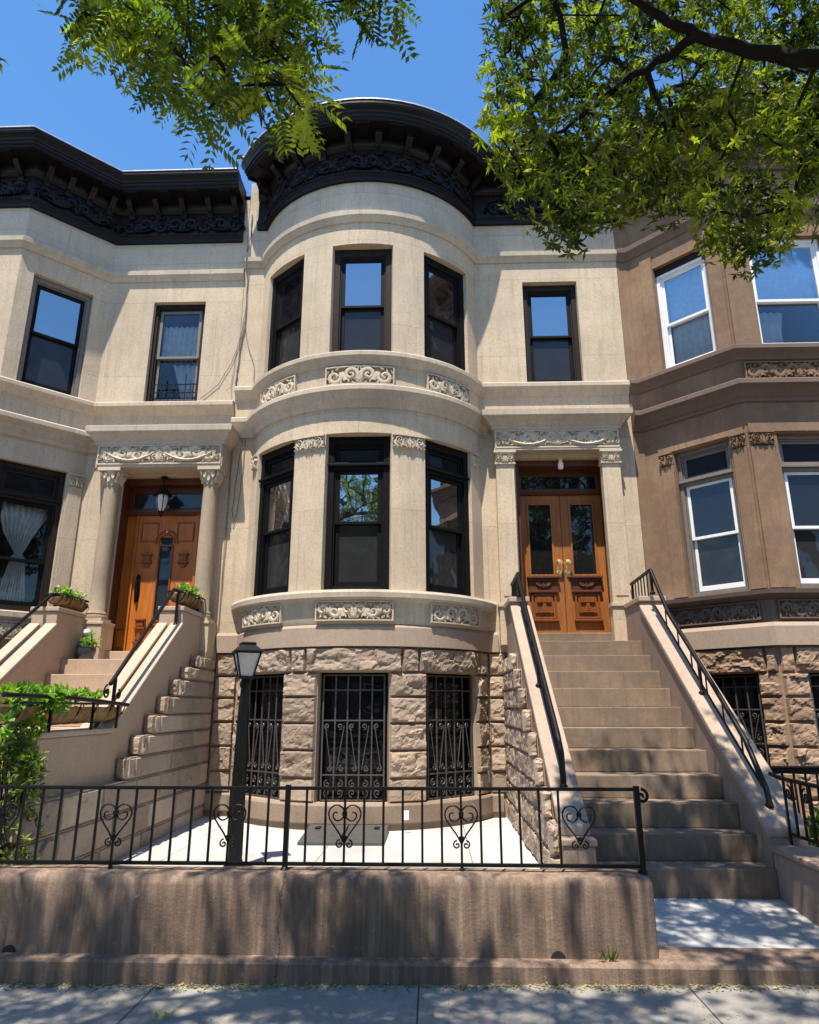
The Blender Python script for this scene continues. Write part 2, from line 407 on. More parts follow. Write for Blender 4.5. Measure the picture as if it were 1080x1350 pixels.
def glass(name, refl, tint, rough=.015, wob=.004, mesh=0., clear=0.):
    m, nt, b = mat(name); nt.nodes.remove(b); out = nt.nodes['Material Output']
    V = coords(nt); g = nt.nodes.new('ShaderNodeBsdfGlossy'); g.inputs['Roughness'].default_value = rough; g.inputs['Color'].default_value = (.92, .96, 1, 1)
    bp = nt.nodes.new('ShaderNodeBump'); bp.inputs['Strength'].default_value = 1; bp.inputs['Distance'].default_value = wob
    nt.links.new(nz(nt, V, 2.2, 2, .4), bp.inputs['Height']); nt.links.new(bp.outputs[0], g.inputs['Normal'])
    d = nt.nodes.new('ShaderNodeBsdfDiffuse')
    if mesh:
        nt.links.new(mixc(nt, nz(nt, coords(nt, scale=(1, 1, 1)), 3, 3), tint, tuple(x*.55 for x in tint)), d.inputs['Color'])
    else: d.inputs['Color'].default_value = (*tint, 1)
    base = d.outputs[0]
    if clear:
        t = nt.nodes.new('ShaderNodeBsdfTransparent'); mx = nt.nodes.new('ShaderNodeMixShader'); mx.inputs[0].default_value = clear
        nt.links.new(base, mx.inputs[1]); nt.links.new(t.outputs[0], mx.inputs[2]); base = mx.outputs[0]
    lw = nt.nodes.new('ShaderNodeFresnel'); lw.inputs[0].default_value = 1.45
    mx = nt.nodes.new('ShaderNodeMixShader')
    nt.links.new(math_(nt, 'MINIMUM', math_(nt, 'ADD', lw.outputs[0], refl), 1.), mx.inputs[0])
    nt.links.new(base, mx.inputs[1]); nt.links.new(g.outputs[0], mx.inputs[2]); nt.links.new(mx.outputs[0], out.inputs[0]); return m
M['pane'] = glass('window_glass', .36, (.012, .012, .013))
M['screen'] = glass('insect_screen', -.005, (.030, .030, .031), .06, .03, 1)
M['pane_clear'] = glass('clear_window_glass', -.012, (.012, .012, .013), clear=.9)
M['pane_half'] = glass('soft_window_glass', .0, (.012, .012, .013))
M['transom_glass'] = glass('leaded_transom_glass', -.028, (.012, .012, .012), .05, .02)
M['pane_lace'] = glass('lace_window_glass', .2, (.012, .012, .013), clear=.9)
M['pane_dim'] = glass('dark_window_glass', .015, (.010, .010, .011))
M['leaded'] = glass('leaded_glass', .0, (.02, .03, .038), .08, .03)
def leaf(name, c1, c2, c3, tr=.40):
    m, nt, b = mat(name); nt.nodes.remove(b); out = nt.nodes['Material Output']
    a = nt.nodes.new('ShaderNodeAttribute'); a.attribute_name = 'tone'
    col = mixc(nt, ramp(nt, a.outputs['Fac'], 0, .55), c1, c2); col = mixc(nt, ramp(nt, a.outputs['Fac'], .6, 1), col, c3)
    d = nt.nodes.new('ShaderNodeBsdfDiffuse'); t = nt.nodes.new('ShaderNodeBsdfTranslucent'); g = nt.nodes.new('ShaderNodeBsdfGlossy'); g.inputs['Roughness'].default_value = .5
    nt.links.new(col, d.inputs['Color'])
    tc = mixc(nt, 1., col, (1.25, 1.75, .5), 'MULTIPLY'); nt.links.new(tc, t.inputs['Color'])
    mx = nt.nodes.new('ShaderNodeMixShader'); mx.inputs[0].default_value = tr; nt.links.new(d.outputs[0], mx.inputs[1]); nt.links.new(t.outputs[0], mx.inputs[2])
    m2 = nt.nodes.new('ShaderNodeMixShader'); m2.inputs[0].default_value = .025; nt.links.new(mx.outputs[0], m2.inputs[1]); nt.links.new(g.outputs[0], m2.inputs[2])
    nt.links.new(m2.outputs[0], out.inputs[0]); return m
M['leaf'] = leaf('tree_leaf', (.030, .042, .006), (.095, .115, .012), (.36, .35, .035))
M['leaf_left'] = leaf('locust_leaf', (.035, .055, .008), (.105, .15, .016), (.36, .37, .035))
M['hosta'] = leaf('planter_leaf', (.07, .15, .025), (.16, .28, .035), (.34, .42, .06), .4)
M['shrub'] = leaf('shrub_leaf', (.04, .08, .015), (.12, .16, .03), (.30, .30, .05), .35)
M['dry'] = leaf('dry_litter', (.12, .09, .04), (.30, .24, .10), (.5, .44, .18), .2)
M['flower'] = leaf('pale_blossom', (.45, .42, .25), (.5, .45, .35), (.7, .6, .45), .3)
def brick():
    m, nt, b = mat('red_brick'); br = nt.nodes.new('ShaderNodeTexBrick')
    br.inputs['Scale'].default_value = 1; br.inputs['Brick Width'].default_value = .21; br.inputs['Row Height'].default_value = .075; br.inputs['Mortar Size'].default_value = .006
    br.inputs['Color1'].default_value = (.20, .08, .05, 1); br.inputs['Color2'].default_value = (.14, .055, .04, 1); br.inputs['Mortar'].default_value = (.3, .27, .23, 1)
    nt.links.new(coords(nt, 'UV'), br.inputs['Vector']); setin(nt, b, 'Base Color', br.outputs['Color']); b.inputs['Roughness'].default_value = .9; return m
M['brick'] = brick()
# ------------------------------------------------------------------ ornament
def scrollwork(mb, fr, s0, s1, z0, z1, d0, h=.022, border=True):
    w = (s1-s0)/2; c = (s0+s1)/2; H = z1-z0; zc = (z0+z1)/2
    if border:
        t = .016
        for a, b, e, f in ((s0, s1, z0, z0+t), (s0, s1, z1-t, z1), (s0, s0+t, z0+t, z1-t), (s1-t, s1, z0+t, z1-t)):
            mb.box(fr, a, b, d0-.01, d0+h*.9, e, f)
        w -= t; H -= 2*t
    n = max(1, round(w/(H*.78))); pw = w/n; R = min(.43*H, .46*pw)
    for sg in (-1, 1):
        prev = (0.0, -.30*H)
        for i in range(n):
            x = (i+.52)*pw; up = 1 if i % 2 == 0 else -1
            a0 = pi+.5*up
            sp = spiral(x, .06*H*up, R, 1.45, a0, -up, 26)
            lead = [(lerp(prev[0], sp[0][0], t), lerp(prev[1], sp[0][1], t)-up*.14*H*sin(pi*t)) for t in (0, .25, .5, .75)]
            pts = lead+sp; nn = len(pts)
            rad = [max(.012, .048*(1-.5*k/nn))*H/.26 for k in range(nn)]
            mb.relief(fr, [(c+sg*px, zc+pz) for px, pz in pts], rad, h, d0)
            prev = (x+.3*pw, -up*.32*H)
            for k in range(8):
                b = a0-up*(.3+k*.72); rr = R*(.98 if k % 2 else .62)
                px, pz = x+rr*cos(b), .06*H*up+rr*sin(b)
                if abs(pz) < .40*H and abs(px) < w*.97:
                    mb.drop(fr, c+sg*px, zc+pz, b-up*.8 if sg > 0 else pi-(b-up*.8), .30*H, .085*H, h*.9, d0)
            mb.drop(fr, c+sg*x, zc+.06*H*up, .6, .13*H, .06*H, h*1.1, d0)
        for zz in (-.4, .4):
            mb.drop(fr, c+sg*w*.93, zc+zz*H, pi/2*(1 if zz < 0 else -1)+sg*.5, .3*H, .06*H, h*.8, d0)
    mb.drop(fr, c, zc-.40*H, pi/2, .62*H, .10*H, h*1.15, d0)
    for a in (.55, 1.05):
        for sg in (-1, 1): mb.drop(fr, c, zc-.36*H, pi/2+sg*a, .5*H, .06*H, h, d0)
def swags(mb, fr, s0, s1, z0, z1, d0, n=2, h=.024):
    H = z1-z0; W = (s1-s0)/n
    for i in range(n):
        a = s0+i*W; pts = []; rad = []
        for k in range(21):
            t = k/20; pts.append((a+.04*W+t*.92*W, z0+H*(.72-.56*4*t*(1-t)))); rad.append(H*(.045+.055*4*t*(1-t))*(1+.25*cos(k*2.4)))
        mb.relief(fr, pts, rad, h*1.3, d0)
        for k in range(2, 19, 2):
            for sg in (-1, 1): mb.drop(fr, pts[k][0], pts[k][1], pi/2*sg+.5*cos(k), .15*H, .04*H, h*.8, d0)
        for sg in (-1, 1):
            x = a+W/2+sg*W*.20
            mb.relief(fr, spiral(x, z0+H*.72, H*.20, 1.3, pi/2-sg*1.2, sg, 18), H*.035, h, d0)
            mb.relief(fr, spiral(x+sg*W*.14, z0+H*.74, H*.15, 1.2, -pi/2, -sg, 16), H*.03, h, d0)
    for i in range(n+1):
        x = s0+i*W; x = min(max(x, s0+.05), s1-.05)
        for k in range(6): mb.drop(fr, x, z0+H*.70, k*pi/3+.3, H*.2, H*.06, h, d0)
        mb.drop(fr, x, z0+H*.62, -pi/2, H*.45, H*.07, h, d0)
        for sg in (-1, 1): mb.relief(fr, spiral(x+sg*.06, z0+H*.30, H*.16, 1.2, pi/2, -sg, 14), H*.035, h, d0)
def leafcap(mb, fr, s0, s1, z0, z1, d0, h=.03):
    """carved capital block of upright curling leaves"""
    w = s1-s0; H = z1-z0; c = (s0+s1)/2
    mb.box(fr, s0, s1, d0-.03, d0+h*1.3, z1-.12*H, z1); mb.box(fr, s0+.002, s1-.002, d0-.03, d0+.003, z0, z1-.12*H)
    if w > .2: scrollwork(mb, fr, s0+.01, s1-.01, z0+.01, z1-.12*H, d0+.003, h*.8, False)
    for sg in (-1, 1):
        mb.relief(fr, spiral(c+sg*w*.30, z0+H*.60, min(H*.28, w*.2), 1.4, -pi/2, sg, 20), H*.055, h*1.2, d0)
        mb.drop(fr, c+sg*w*.06, z0+.02*H, pi/2+sg*-.5, .75*H, .09*H, h, d0)
        mb.drop(fr, c+sg*w*.36, z0+.02*H, pi/2+sg*.15, .45*H, .08*H, h, d0)
    mb.drop(fr, c, z0+.02*H, pi/2, .85*H, .11*H, h*1.25, d0)

# ------------------------------------------------------------------ windows
def frame_boxes(mb, fr, s0, s1, z0, z1, t, d0, d1, tb=None, tt=None):
    tb = tb or t; tt = tt or t
    mb.box(fr, s0, s0+t, d0, d1, z0, z1); mb.box(fr, s1-t, s1, d0, d1, z0, z1)
    mb.box(fr, s0+t, s1-t, d0, d1, z0, z0+tb); mb.box(fr, s0+t, s1-t, d0, d1, z1-tt, z1)
def one(name, m, parent, *boxes, fr=None, bevel=0):
    mb = MB()
    for b in boxes: mb.box(fr, *b)
    return mb.build(name, m, parent, bevel=bevel)
def pane(fr, s0, s1, d, z0, z1, m, parent, name='pane'):
    mb = MB(); mb.box(fr, s0, s1, d-.006, d, z0, z1, 1); return mb.build(name, m, parent)
def window(parent, fr, w, z0, z1, fm, sm, meet=None, transom=None, up='pane', low='screen', fw=.07, sw=.05, top=.07, room=False, tpane='transom_glass', sash_in=0., proud=0.):
    """sash window: the frame is the part, sashes and panes its sub-parts; frame front at d=0"""
    mb = MB(); f = fr
    frame_boxes(mb, f, 0, w, z0, z1, fw, -.12, proud, tb=.05, tt=top)
    # moulded inner edge
    frame_boxes(mb, f, fw, w-fw, z0+.05, z1-top, .022, -.115, -.025)
    zt = z1-top-.003
    if transom:
        mb.box(f, -.0, w, proud+.001, proud+.035, transom, transom+.035); mb.box(f, fw, w-fw, -.12, proud-.002, transom-.045, transom+.06)
        frame_boxes(mb, f, fw+.023, w-fw-.023, transom+.061, z1-top-.023, .035, -.09, -.04)
    root = mb.build('window', fm, parent, bevel=.006)
    a, b = fw+.023, w-fw-.023
    if transom:
        pane(f, a+.036, b-.036, -.065, transom+.097, z1-top-.06, M[tpane], root, 'transom_pane'); zt = transom-.046
    else: zt = z1-top-.023
    zb = z0+.073; meet = meet or (zb+zt)/2
    u = MB(); frame_boxes(u, f, a, b, meet-.018, zt, sw, -.075, -.035, tb=.04); us = u.build('sash', sm, root, bevel=.004)
    l = MB(); frame_boxes(l, f, a, b, zb, meet+.018, sw, -.117, -.078, tb=.07, tt=.035); ls = l.build('sash', sm, root, bevel=.004)
    pane(f, a+sw-.004, b-sw+.004, -.052, meet+.02, zt-sw+.004, M[up], root); pane(f, a+sw-.004, b-sw+.004, -.095, zb+.066, meet-.014, M[low], root)
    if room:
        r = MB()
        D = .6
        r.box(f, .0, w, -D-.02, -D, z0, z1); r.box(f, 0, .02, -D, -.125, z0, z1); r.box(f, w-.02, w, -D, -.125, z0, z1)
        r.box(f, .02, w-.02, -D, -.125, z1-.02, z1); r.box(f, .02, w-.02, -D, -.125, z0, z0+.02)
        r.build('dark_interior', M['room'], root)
    return root
def chord(fr, s0, s1, d): return Flat(fr(s0, d, 0)[:2], fr(s1, d, 0)[:2])
def twisted(mb, fr, s, d, z0, z1, r=.0085):
    n = max(6, int((z1-z0)/.028)); pts = [fr(s, d, lerp(z0, z1, i/n)) for i in range(n+1)]
    mb.tube(pts, [r*(1+.38*(i % 2)) for i in range(n+1)], 6)
def grille(parent, fr, w, z0, z1, d):
    mb = MB(); t = .018
    for z in (z0+.02, z0+.30, z0+.62*(z1-z0), z0+.86*(z1-z0), z1-.03): mb.box(fr, .03, w-.03, d-.008, d+.008, z-.008, z+.008)
    for s in (.035, w-.035): mb.box(fr, s-.009, s+.009, d-.009, d+.009, z0+.02, z1-.03)
    n = max(4, round(w/.15)); st = (w-.07)/n
    for i in range(1, n): twisted(mb, fr, .035+i*st, d, z0+.02, z1-.03)
    H = .62*(z1-z0)-.30
    for i in range(n):
        c = .035+(i+.5)*st
        for sg, zz in ((1, z0+.30+.07), (-1, z0+.30+H-.07)):
            p = spiral(c+sg*.018, zz, .038, 1.3, pi/2*sg, 1 if i % 2 else -1, 14); mb.tube([fr(x, d+.012, z) for x, z in p], .0065, 5)
        k = 1 if i % 2 else -1
        mb.tube([fr(c+k*lerp(-.04, .04, q), d+.012, z0+.36+(H-.12)*q) for q in (0, .25, .5, .75, 1)], .0065, 5)
        for zz, sg in ((z0+.10, 1), (z0+.2, -1)):
            mb.tube([fr(x, d+.012, z) for x, z in spiral(c, zz, .045, 1.3, -pi/2*sg, sg*k, 14)], .0065, 5)
    return mb.build('grille', M['iron_dull'], parent, smooth=50)
def basement_window(parent, fr, w, z0, z1, door=False):
    mb = MB(); frame_boxes(mb, fr, 0, w, z0, z1, .05, -.12, 0)
    root = mb.build('window', M['black_frame'], parent, bevel=.005)
    mb = MB(); frame_boxes(mb, fr, .052, w-.052, z0+.052, z1-.052, .05, -.1, -.05); mb.box(fr, .102, w-.102, -.095, -.06, (z0+z1)/2-.02, (z0+z1)/2+.02)
    mb.build('sash', M['black_frame'], root)
    pane(fr, .1, w-.1, -.08, z0+.1, z1-.1, M['pane_dim'], root)
    grille(root, fr, w, z0, z1, .03); return root

# ------------------------------------------------------------------ cornice
def arcpts(c, R, a0, a1, n): return [(c[0]+R*sin(lerp(a0, a1, i/n)), c[1]-R*cos(lerp(a0, a1, i/n))) for i in range(n+1)]
def cornice(parent, path, frames, zb, m, bracket_spans, frieze_spans, flash=True, o=.55):
    """path = footprint; frames give wall frames for brackets and frieze ornament"""
    z = zb
    prof = [(0, z-.02), (.05, z-.02), (.05, z+.04), (.085, z+.07), (.085, z+.11), (.05, z+.13), (.03, z+.15), (.03, z+.52), (.06, z+.53), (.09, z+.57), (.10, z+.62),
            (.11, z+.70), (o-.13, z+.70), (o-.13, z+.715), (o-.115, z+.72), (o-.115, z+.755), (o-.09, z+.765), (o-.085, z+.80), (o-.065, z+.805), (o-.06, z+.83), (o-.045, z+.85), (o-.02, z+.875), (o-.012, z+.90), (o, z+.905), (o, z+.955), (0, z+.97)]
    mb = MB(); mb.sweep(path, prof); root = mb.build('cornice', m, parent, smooth=35)
    for fr, a, b, n in bracket_spans:
        for i in range(n):
            s = a if n == 1 else lerp(a, b, i/(n-1)); k = MB(); wd = .042
            prof2 = [(.03, .44), (.06, .44), (.075, .47), (.095, .50), (.13, .53), (.18, .56), (.235, .60), (.265, .64), (.27, .695), (.03, .695)]
            vs = [fr(s+sg*wd, d, z+q) for sg in (-1, 1) for d, q in prof2]; L = len(prof2)
            fs = [tuple(range(L)), tuple(reversed(range(L, 2*L)))]+[(j, (j+1) % L, L+(j+1) % L, L+j) for j in range(L)]
            k.add(vs, fs); k.relief(fr, [(s, z+.48), (s, z+.54), (s, z+.58)], .026, .06, .075)
            k.box(fr, s-wd-.012, s+wd+.012, .03, .285, z+.655, z+.696)
            k.box(fr, s-wd-.008, s+wd+.008, .03, .068, z+.428, z+.445)
            k.build('bracket', m, root, smooth=35)
    for fr, a, b, n in frieze_spans:
        k = MB(); swags(k, fr, a, b, z+.155, z+.40, .03, n, .04); scrollwork(k, fr, a, b, z+.17, z+.47, .03, .035, False)
        for i in range(int((b-a)/.045)): k.box(fr, a+.045*i, a+.045*i+.024, .085, .10, z+.075, z+.105, 1)
        k.build('frieze_ornament', m, root, smooth=40)
        nn = max(1, int((b-a)/.42))
        for i in range(nn):  # coffers in the soffit
            k = MB()
            s = a+(i+.5)*(b-a)/nn
            frame_s = .10
            k.box(fr, s-frame_s, s+frame_s, .16, o-.14, z+.682, z+.698, 1)
            k.build('soffit_panel', m, root, bevel=.006)
    if flash:
        mb = MB(); mb.sweep(path, [(o-.06, z+.972), (o+.012, z+.957), (o+.012, z+.975), (o-.06, z+.99), (o-.2, z+.99)]); mb.build('flashing', M['flash'], root)
    return root
def moulding(parent, name, path, prof, m):
    mb = MB(); mb.sweep(path, prof); return mb.build(name, m, parent, smooth=30)
def body(parent, path, back, ztop, m):
    """roof, side and rear walls closing the house behind its facade"""
    mb = MB(); pts = list(path)+[(path[-1][0], back), (path[0][0], back)]
    mb.add([(x, y, ztop) for x, y in pts], [tuple(range(len(pts)))]); mb.build('roof', M['roof'], parent)
    mb = MB(); x0, x1 = path[0][0], path[-1][0]
    for (a, b) in (((x1, path[-1][1]), (x1, back)), ((x1, back), (x0, back)), ((x0, back), (x0, path[0][1]))):
        mb.sheet(Flat(a, b), 0, hypot(a[0]-b[0], a[1]-b[1]), 0, .0, ztop)
    mb.build('rear_wall', M['brick'], parent)

# ================================================================== main house
D = 9.6; C0 = (-.97, 10.45); R0 = 1.9; J = math.acos((C0[1]-D)/R0); SJ = J*R0
FLAT = Flat((0, D), (1, D)); BOW = Arc(C0, R0)
XL, XR = C0[0]-R0*sin(J), C0[0]+R0*sin(J)
arc_main = arcpts(C0, R0, -J, J, 28)
path_main = [(-2.997, D)]+arc_main+[(2.997, D)]
path_bow_left = [(-2.997, D)]+arc_main+[(.90, D)]
house = thing('row_house', 'cream limestone row house with a bulging round front and golden double doors', 'house', (0, D, .2), 'row houses of the terrace')
DEG = R0*pi/180
WIN = [(-.448, .448), (.928, 1.80), (-1.80, -.928)]
# walls
mb = MB()
mb.wall(FLAT, -2.997, XL, 2.3, 8.5); mb.build('wall', M['lime'], house); mb = MB()
mb.wall(FLAT, XR, 2.997, 2.3, 8.5, [(1.48, 2.34, 6.33, 8.11), (1.24, 2.60, 2.385, 5.12)], reveal=.32)
mb.build('wall', M['lime'], house)
mb = MB(); mb.wall(FLAT, -2.997, XL, 8.5, 10.14); mb.build('parapet_wall', M['lime_ashlar'], house); mb = MB(); mb.wall(FLAT, XR, 2.997, 8.5, 9.4); mb.build('parapet_wall', M['lime_ashlar'], house)
mb = MB()
mb.wall(BOW, -SJ, SJ, 2.3, 8.5, [(a, b, 3.0, 5.13) for a, b in WIN]+[(a, b, 6.32, 8.10) for a, b in WIN], reveal=.26)
mb.build('bow_front', M['lime'], house)
mb = MB(); mb.wall(BOW, -SJ, SJ, 8.5, 9.4); mb.build('bow_parapet', M['lime_ashlar'], house)
# rock-faced basement
mb = MB()
mb.wall(BOW, -SJ, SJ, .1, 2.3, [(a, b, .5, 1.99) for a, b in WIN], d=-.025, reveal=.26)
mb.wall(FLAT, -2.997, XL, .1, 2.3, d=-.025); mb.wall(FLAT, XR, 1.3, .1, 2.3, d=-.025)
zs = [.5, .77, 1.08, 1.39, 1.70, 1.99]
sd = 0
def stones(mb, fr, a, b, z0, z1, dep, cols=1, d0=0):
    global sd
    for i in range(cols):
        sd += 1; mb.rock(fr, lerp(a, b, i/cols), lerp(a, b, (i+1)/cols), z0, z1, dep, sd, d0)
for j in range(5):
    dep = .015 if j == 0 else .052
    for a, b in ((.448, .928), (-.928, -.448), (1.80, SJ-.03), (-SJ+.03, -1.80)): stones(mb, BOW, a, b, zs[j], zs[j+1], dep)
    stones(mb, FLAT, -2.99, XL-.02, zs[j], zs[j+1], dep); stones(mb, FLAT, XR+.02, 1.0, zs[j], zs[j+1], dep)
for a, b in ((-.60, .60), (.60, .82), (.82, 1.86), (1.86, SJ-.02), (-.82, -.60), (-1.86, -.82), (-SJ+.02, -1.86)): stones(mb, BOW, a, b, 1.99, 2.295, .075)
stones(mb, FLAT, -2.99, XL-.02, 1.99, 2.295, .06); stones(mb, FLAT, XR+.02, 1.0, 1.99, 2.295, .06)
mb.build('basement_wall', M['rock'], house, vary=True)
moulding(house, 'plinth', path_bow_left, [(-.02, .06), (.02, .06), (.02, .27), (.05, .29), (.05, .475), (.035, .495), (-.1, .50)], M['rock'])
moulding(house, 'base_band', path_bow_left, [(-.03, 2.297), (.06, 2.30), (.06, 2.53), (.03, 2.57), (-.01, 2.575)], M['band'])
apron = arcpts(C0, R0, -J-.09, J+.09, 30)
moulding(house, 'apron', apron, [(-.02, 2.572), (.035, 2.572), (.05, 2.62), (.075, 2.84), (.11, 2.87), (.15, 2.89), (.155, 2.95), (.135, 2.985), (-.02, 3.0)], M['lime_trim'])
moulding(house, 'floor_cornice', [(-2.997, D)]+arc_main+[(.86, D)], [(-.01, 5.48), (.03, 5.49), (.04, 5.55), (.09, 5.60), (.10, 5.64), (.135, 5.68), (.155, 5.70), (.155, 5.76), (.135, 5.78), (-.01, 5.80)], M['lime_trim'])
moulding(house, 'sill_course', path_main, [(-.01, 6.11), (.03, 6.13), (.05, 6.18), (.085, 6.22), (.105, 6.24), (.105, 6.295), (.085, 6.315), (-.01, 6.325)], M['lime_trim'])
moulding(house, 'string_course', path_main, [(-.01, 8.45), (.025, 8.46), (.04, 8.51), (.08, 8.55), (.085, 8.62), (.06, 8.64), (-.01, 8.655)], M['lime_trim'])
# carved panels
BOWP = Arc(C0, R0)
for a, b in ((-.47, .47), (.95, 1.76), (-1.76, -.95)):
    for (z0, z1, d) in ((2.605, 2.85, .062), (5.825, 6.10, .012)):
        mb = MB(); scrollwork(mb, BOW, a, b, z0, z1, d, .042); mb.build('carved_panel', M['carved'], house, smooth=45)
for a, b in ((.448, .928), (-.928, -.448), (1.805, 2.0), (-2.0, -1.805)):
    mb = MB(); leafcap(mb, BOW, a+.01, b-.01, 4.92, 5.12, .012, .035); mb.build('carved_capital', M['carved'], house, smooth=45)
# bow windows
for i, (a, b) in enumerate(WIN):
    c = chord(BOW, a+.004, b-.004, -.10 if i == 0 else -.05)
    w = window(house, c, c.L, 3.0, 5.128, M['black_frame'], M['black_frame'], meet=3.92, transom=4.70, fw=.085, sw=.055, top=.11, low='screen')
    c2 = chord(BOW, a+.004, b-.004, -.09 if i == 0 else -.05)
    w = window(house, c2, c2.L, 6.325, 8.098, M['black_frame'] if i else M['brown_frame'], M['black_frame'], meet=7.16, fw=.085, sw=.05, top=.12, low='screen')
    c3 = chord(BOW, a+.004, b-.004, -.13 if i == 0 else -.09)
    basement_window(house, c3, c3.L, .50, 1.988)
# curtain shown in the bow's side window upstairs
fl = Flat((1.483, D+.10), (2.337, D+.10))
window(house, fl, fl.L, 6.333, 8.107, M['brown_frame'], M['black_frame'], meet=7.2, fw=.075, sw=.05, top=.10)
# ---- entrance
DOORY = 9.95
for x0, x1 in ((.945, 1.205), (2.475, 2.735)):
    ent = MB()
    ent.box(FLAT, x0, x1, .001, .145, 2.95, 4.99)
    ent.box(FLAT, x0+.045, x1-.045, .145, .155, 3.05, 4.9)
    ent.box(FLAT, x0-.02, x1+.02, .001, .165, 2.385, 2.90); ent.box(FLAT, x0-.035, x1+.035, .001, .185, 2.90, 2.948)
    ent.build('pilaster', M['lime'], house, bevel=.008)
for x0, x1 in ((.945, 1.205), (2.475, 2.735)):
    mb = MB(); mb.box(FLAT, x0-.008, x1+.008, .0, .155, 4.992, 5.16); mb.box(FLAT, x0-.03, x1+.03, 0, .20, 5.145, 5.178); mb.box(FLAT, x0-.02, x1+.02, 0, .17, 4.975, 4.995)
    leafcap(mb, FLAT, x0-.005, x1+.005, 4.998, 5.145, .155, .03); mb.build('capital', M['carved'], house, smooth=40)
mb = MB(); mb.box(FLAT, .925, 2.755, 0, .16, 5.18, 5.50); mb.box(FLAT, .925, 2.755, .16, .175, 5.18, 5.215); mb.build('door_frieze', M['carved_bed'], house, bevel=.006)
mb = MB(); swags(mb, FLAT, 1.0, 2.70, 5.225, 5.485, .162, 2, .035); scrollwork(mb, FLAT, 1.0, 2.70, 5.25, 5.49, .162, .03, False); frame_boxes(mb, FLAT, .94, 2.74, 5.216, 5.495, .022, .16, .182); mb.build('carved_panel', M['carved'], house, smooth=45)
moulding(house, 'door_hood', [(.925, D), (.925, D-.16), (2.755, D-.16), (2.755, D)], [(-.01, 5.50), (.02, 5.50), (.03, 5.545), (.07, 5.58), (.09, 5.62), (.14, 5.655), (.17, 5.68), (.175, 5.76), (.14, 5.775), (-.05, 5.80)], M['lime_trim'])
mb = MB(); mb.box(FLAT, .93, 2.75, -.01, .16, 5.50, 5.795); mb.build('hood_core', M['lime_trim'], house)
DF = Flat((0, DOORY), (1, DOORY))
def jambs(parent, x0, x1, z0, z1, y, m):
    mb = MB(); f = Flat((0, y), (1, y)); dd = D-.005; t = .045
    mb.box(ID, x0+.002, x0+t, dd+.16, y+.05, z0, z1); mb.box(ID, x1-t, x1-.002, dd+.16, y+.05, z0, z1); mb.box(ID, x0+t, x1-t, dd+.16, y+.05, z1-t, z1-.003)
    return mb.build('door_frame', m, parent, bevel=.006)
mb = MB()
mb.box(ID, 1.242, 1.30, 9.70, 10.02, 2.57, 5.11); mb.box(ID, 2.54, 2.598, 9.70, 10.02, 2.57, 5.11); mb.box(ID, 1.30, 2.54, 9.70, 10.02, 5.03, 5.11)
mb.box(ID, 1.30, 2.54, 9.89, 10.02, 4.645, 4.735); mb.box(ID, 1.30, 2.54, 9.93, 9.97, 4.94, 5.03); mb.box(ID, 1.30, 2.54, 9.87, 9.89, 4.67, 4.71)
mb.box(ID, 1.30, 1.36, 9.93, 9.97, 4.735, 4.94); mb.box(ID, 2.48, 2.54, 9.93, 9.97, 4.735, 4.94)
df = mb.build('door_frame', M['wood_dark'], house, bevel=.008)
pane(DF, 1.35, 2.49, 0, 4.73, 4.945, M['pane_dim'], df, 'transom_pane')
mb = MB(); mb.box(ID, 1.242, 2.598, 9.62, 10.05, 2.387, 2.565); mb.build('threshold', M['step'], house, bevel=.012)
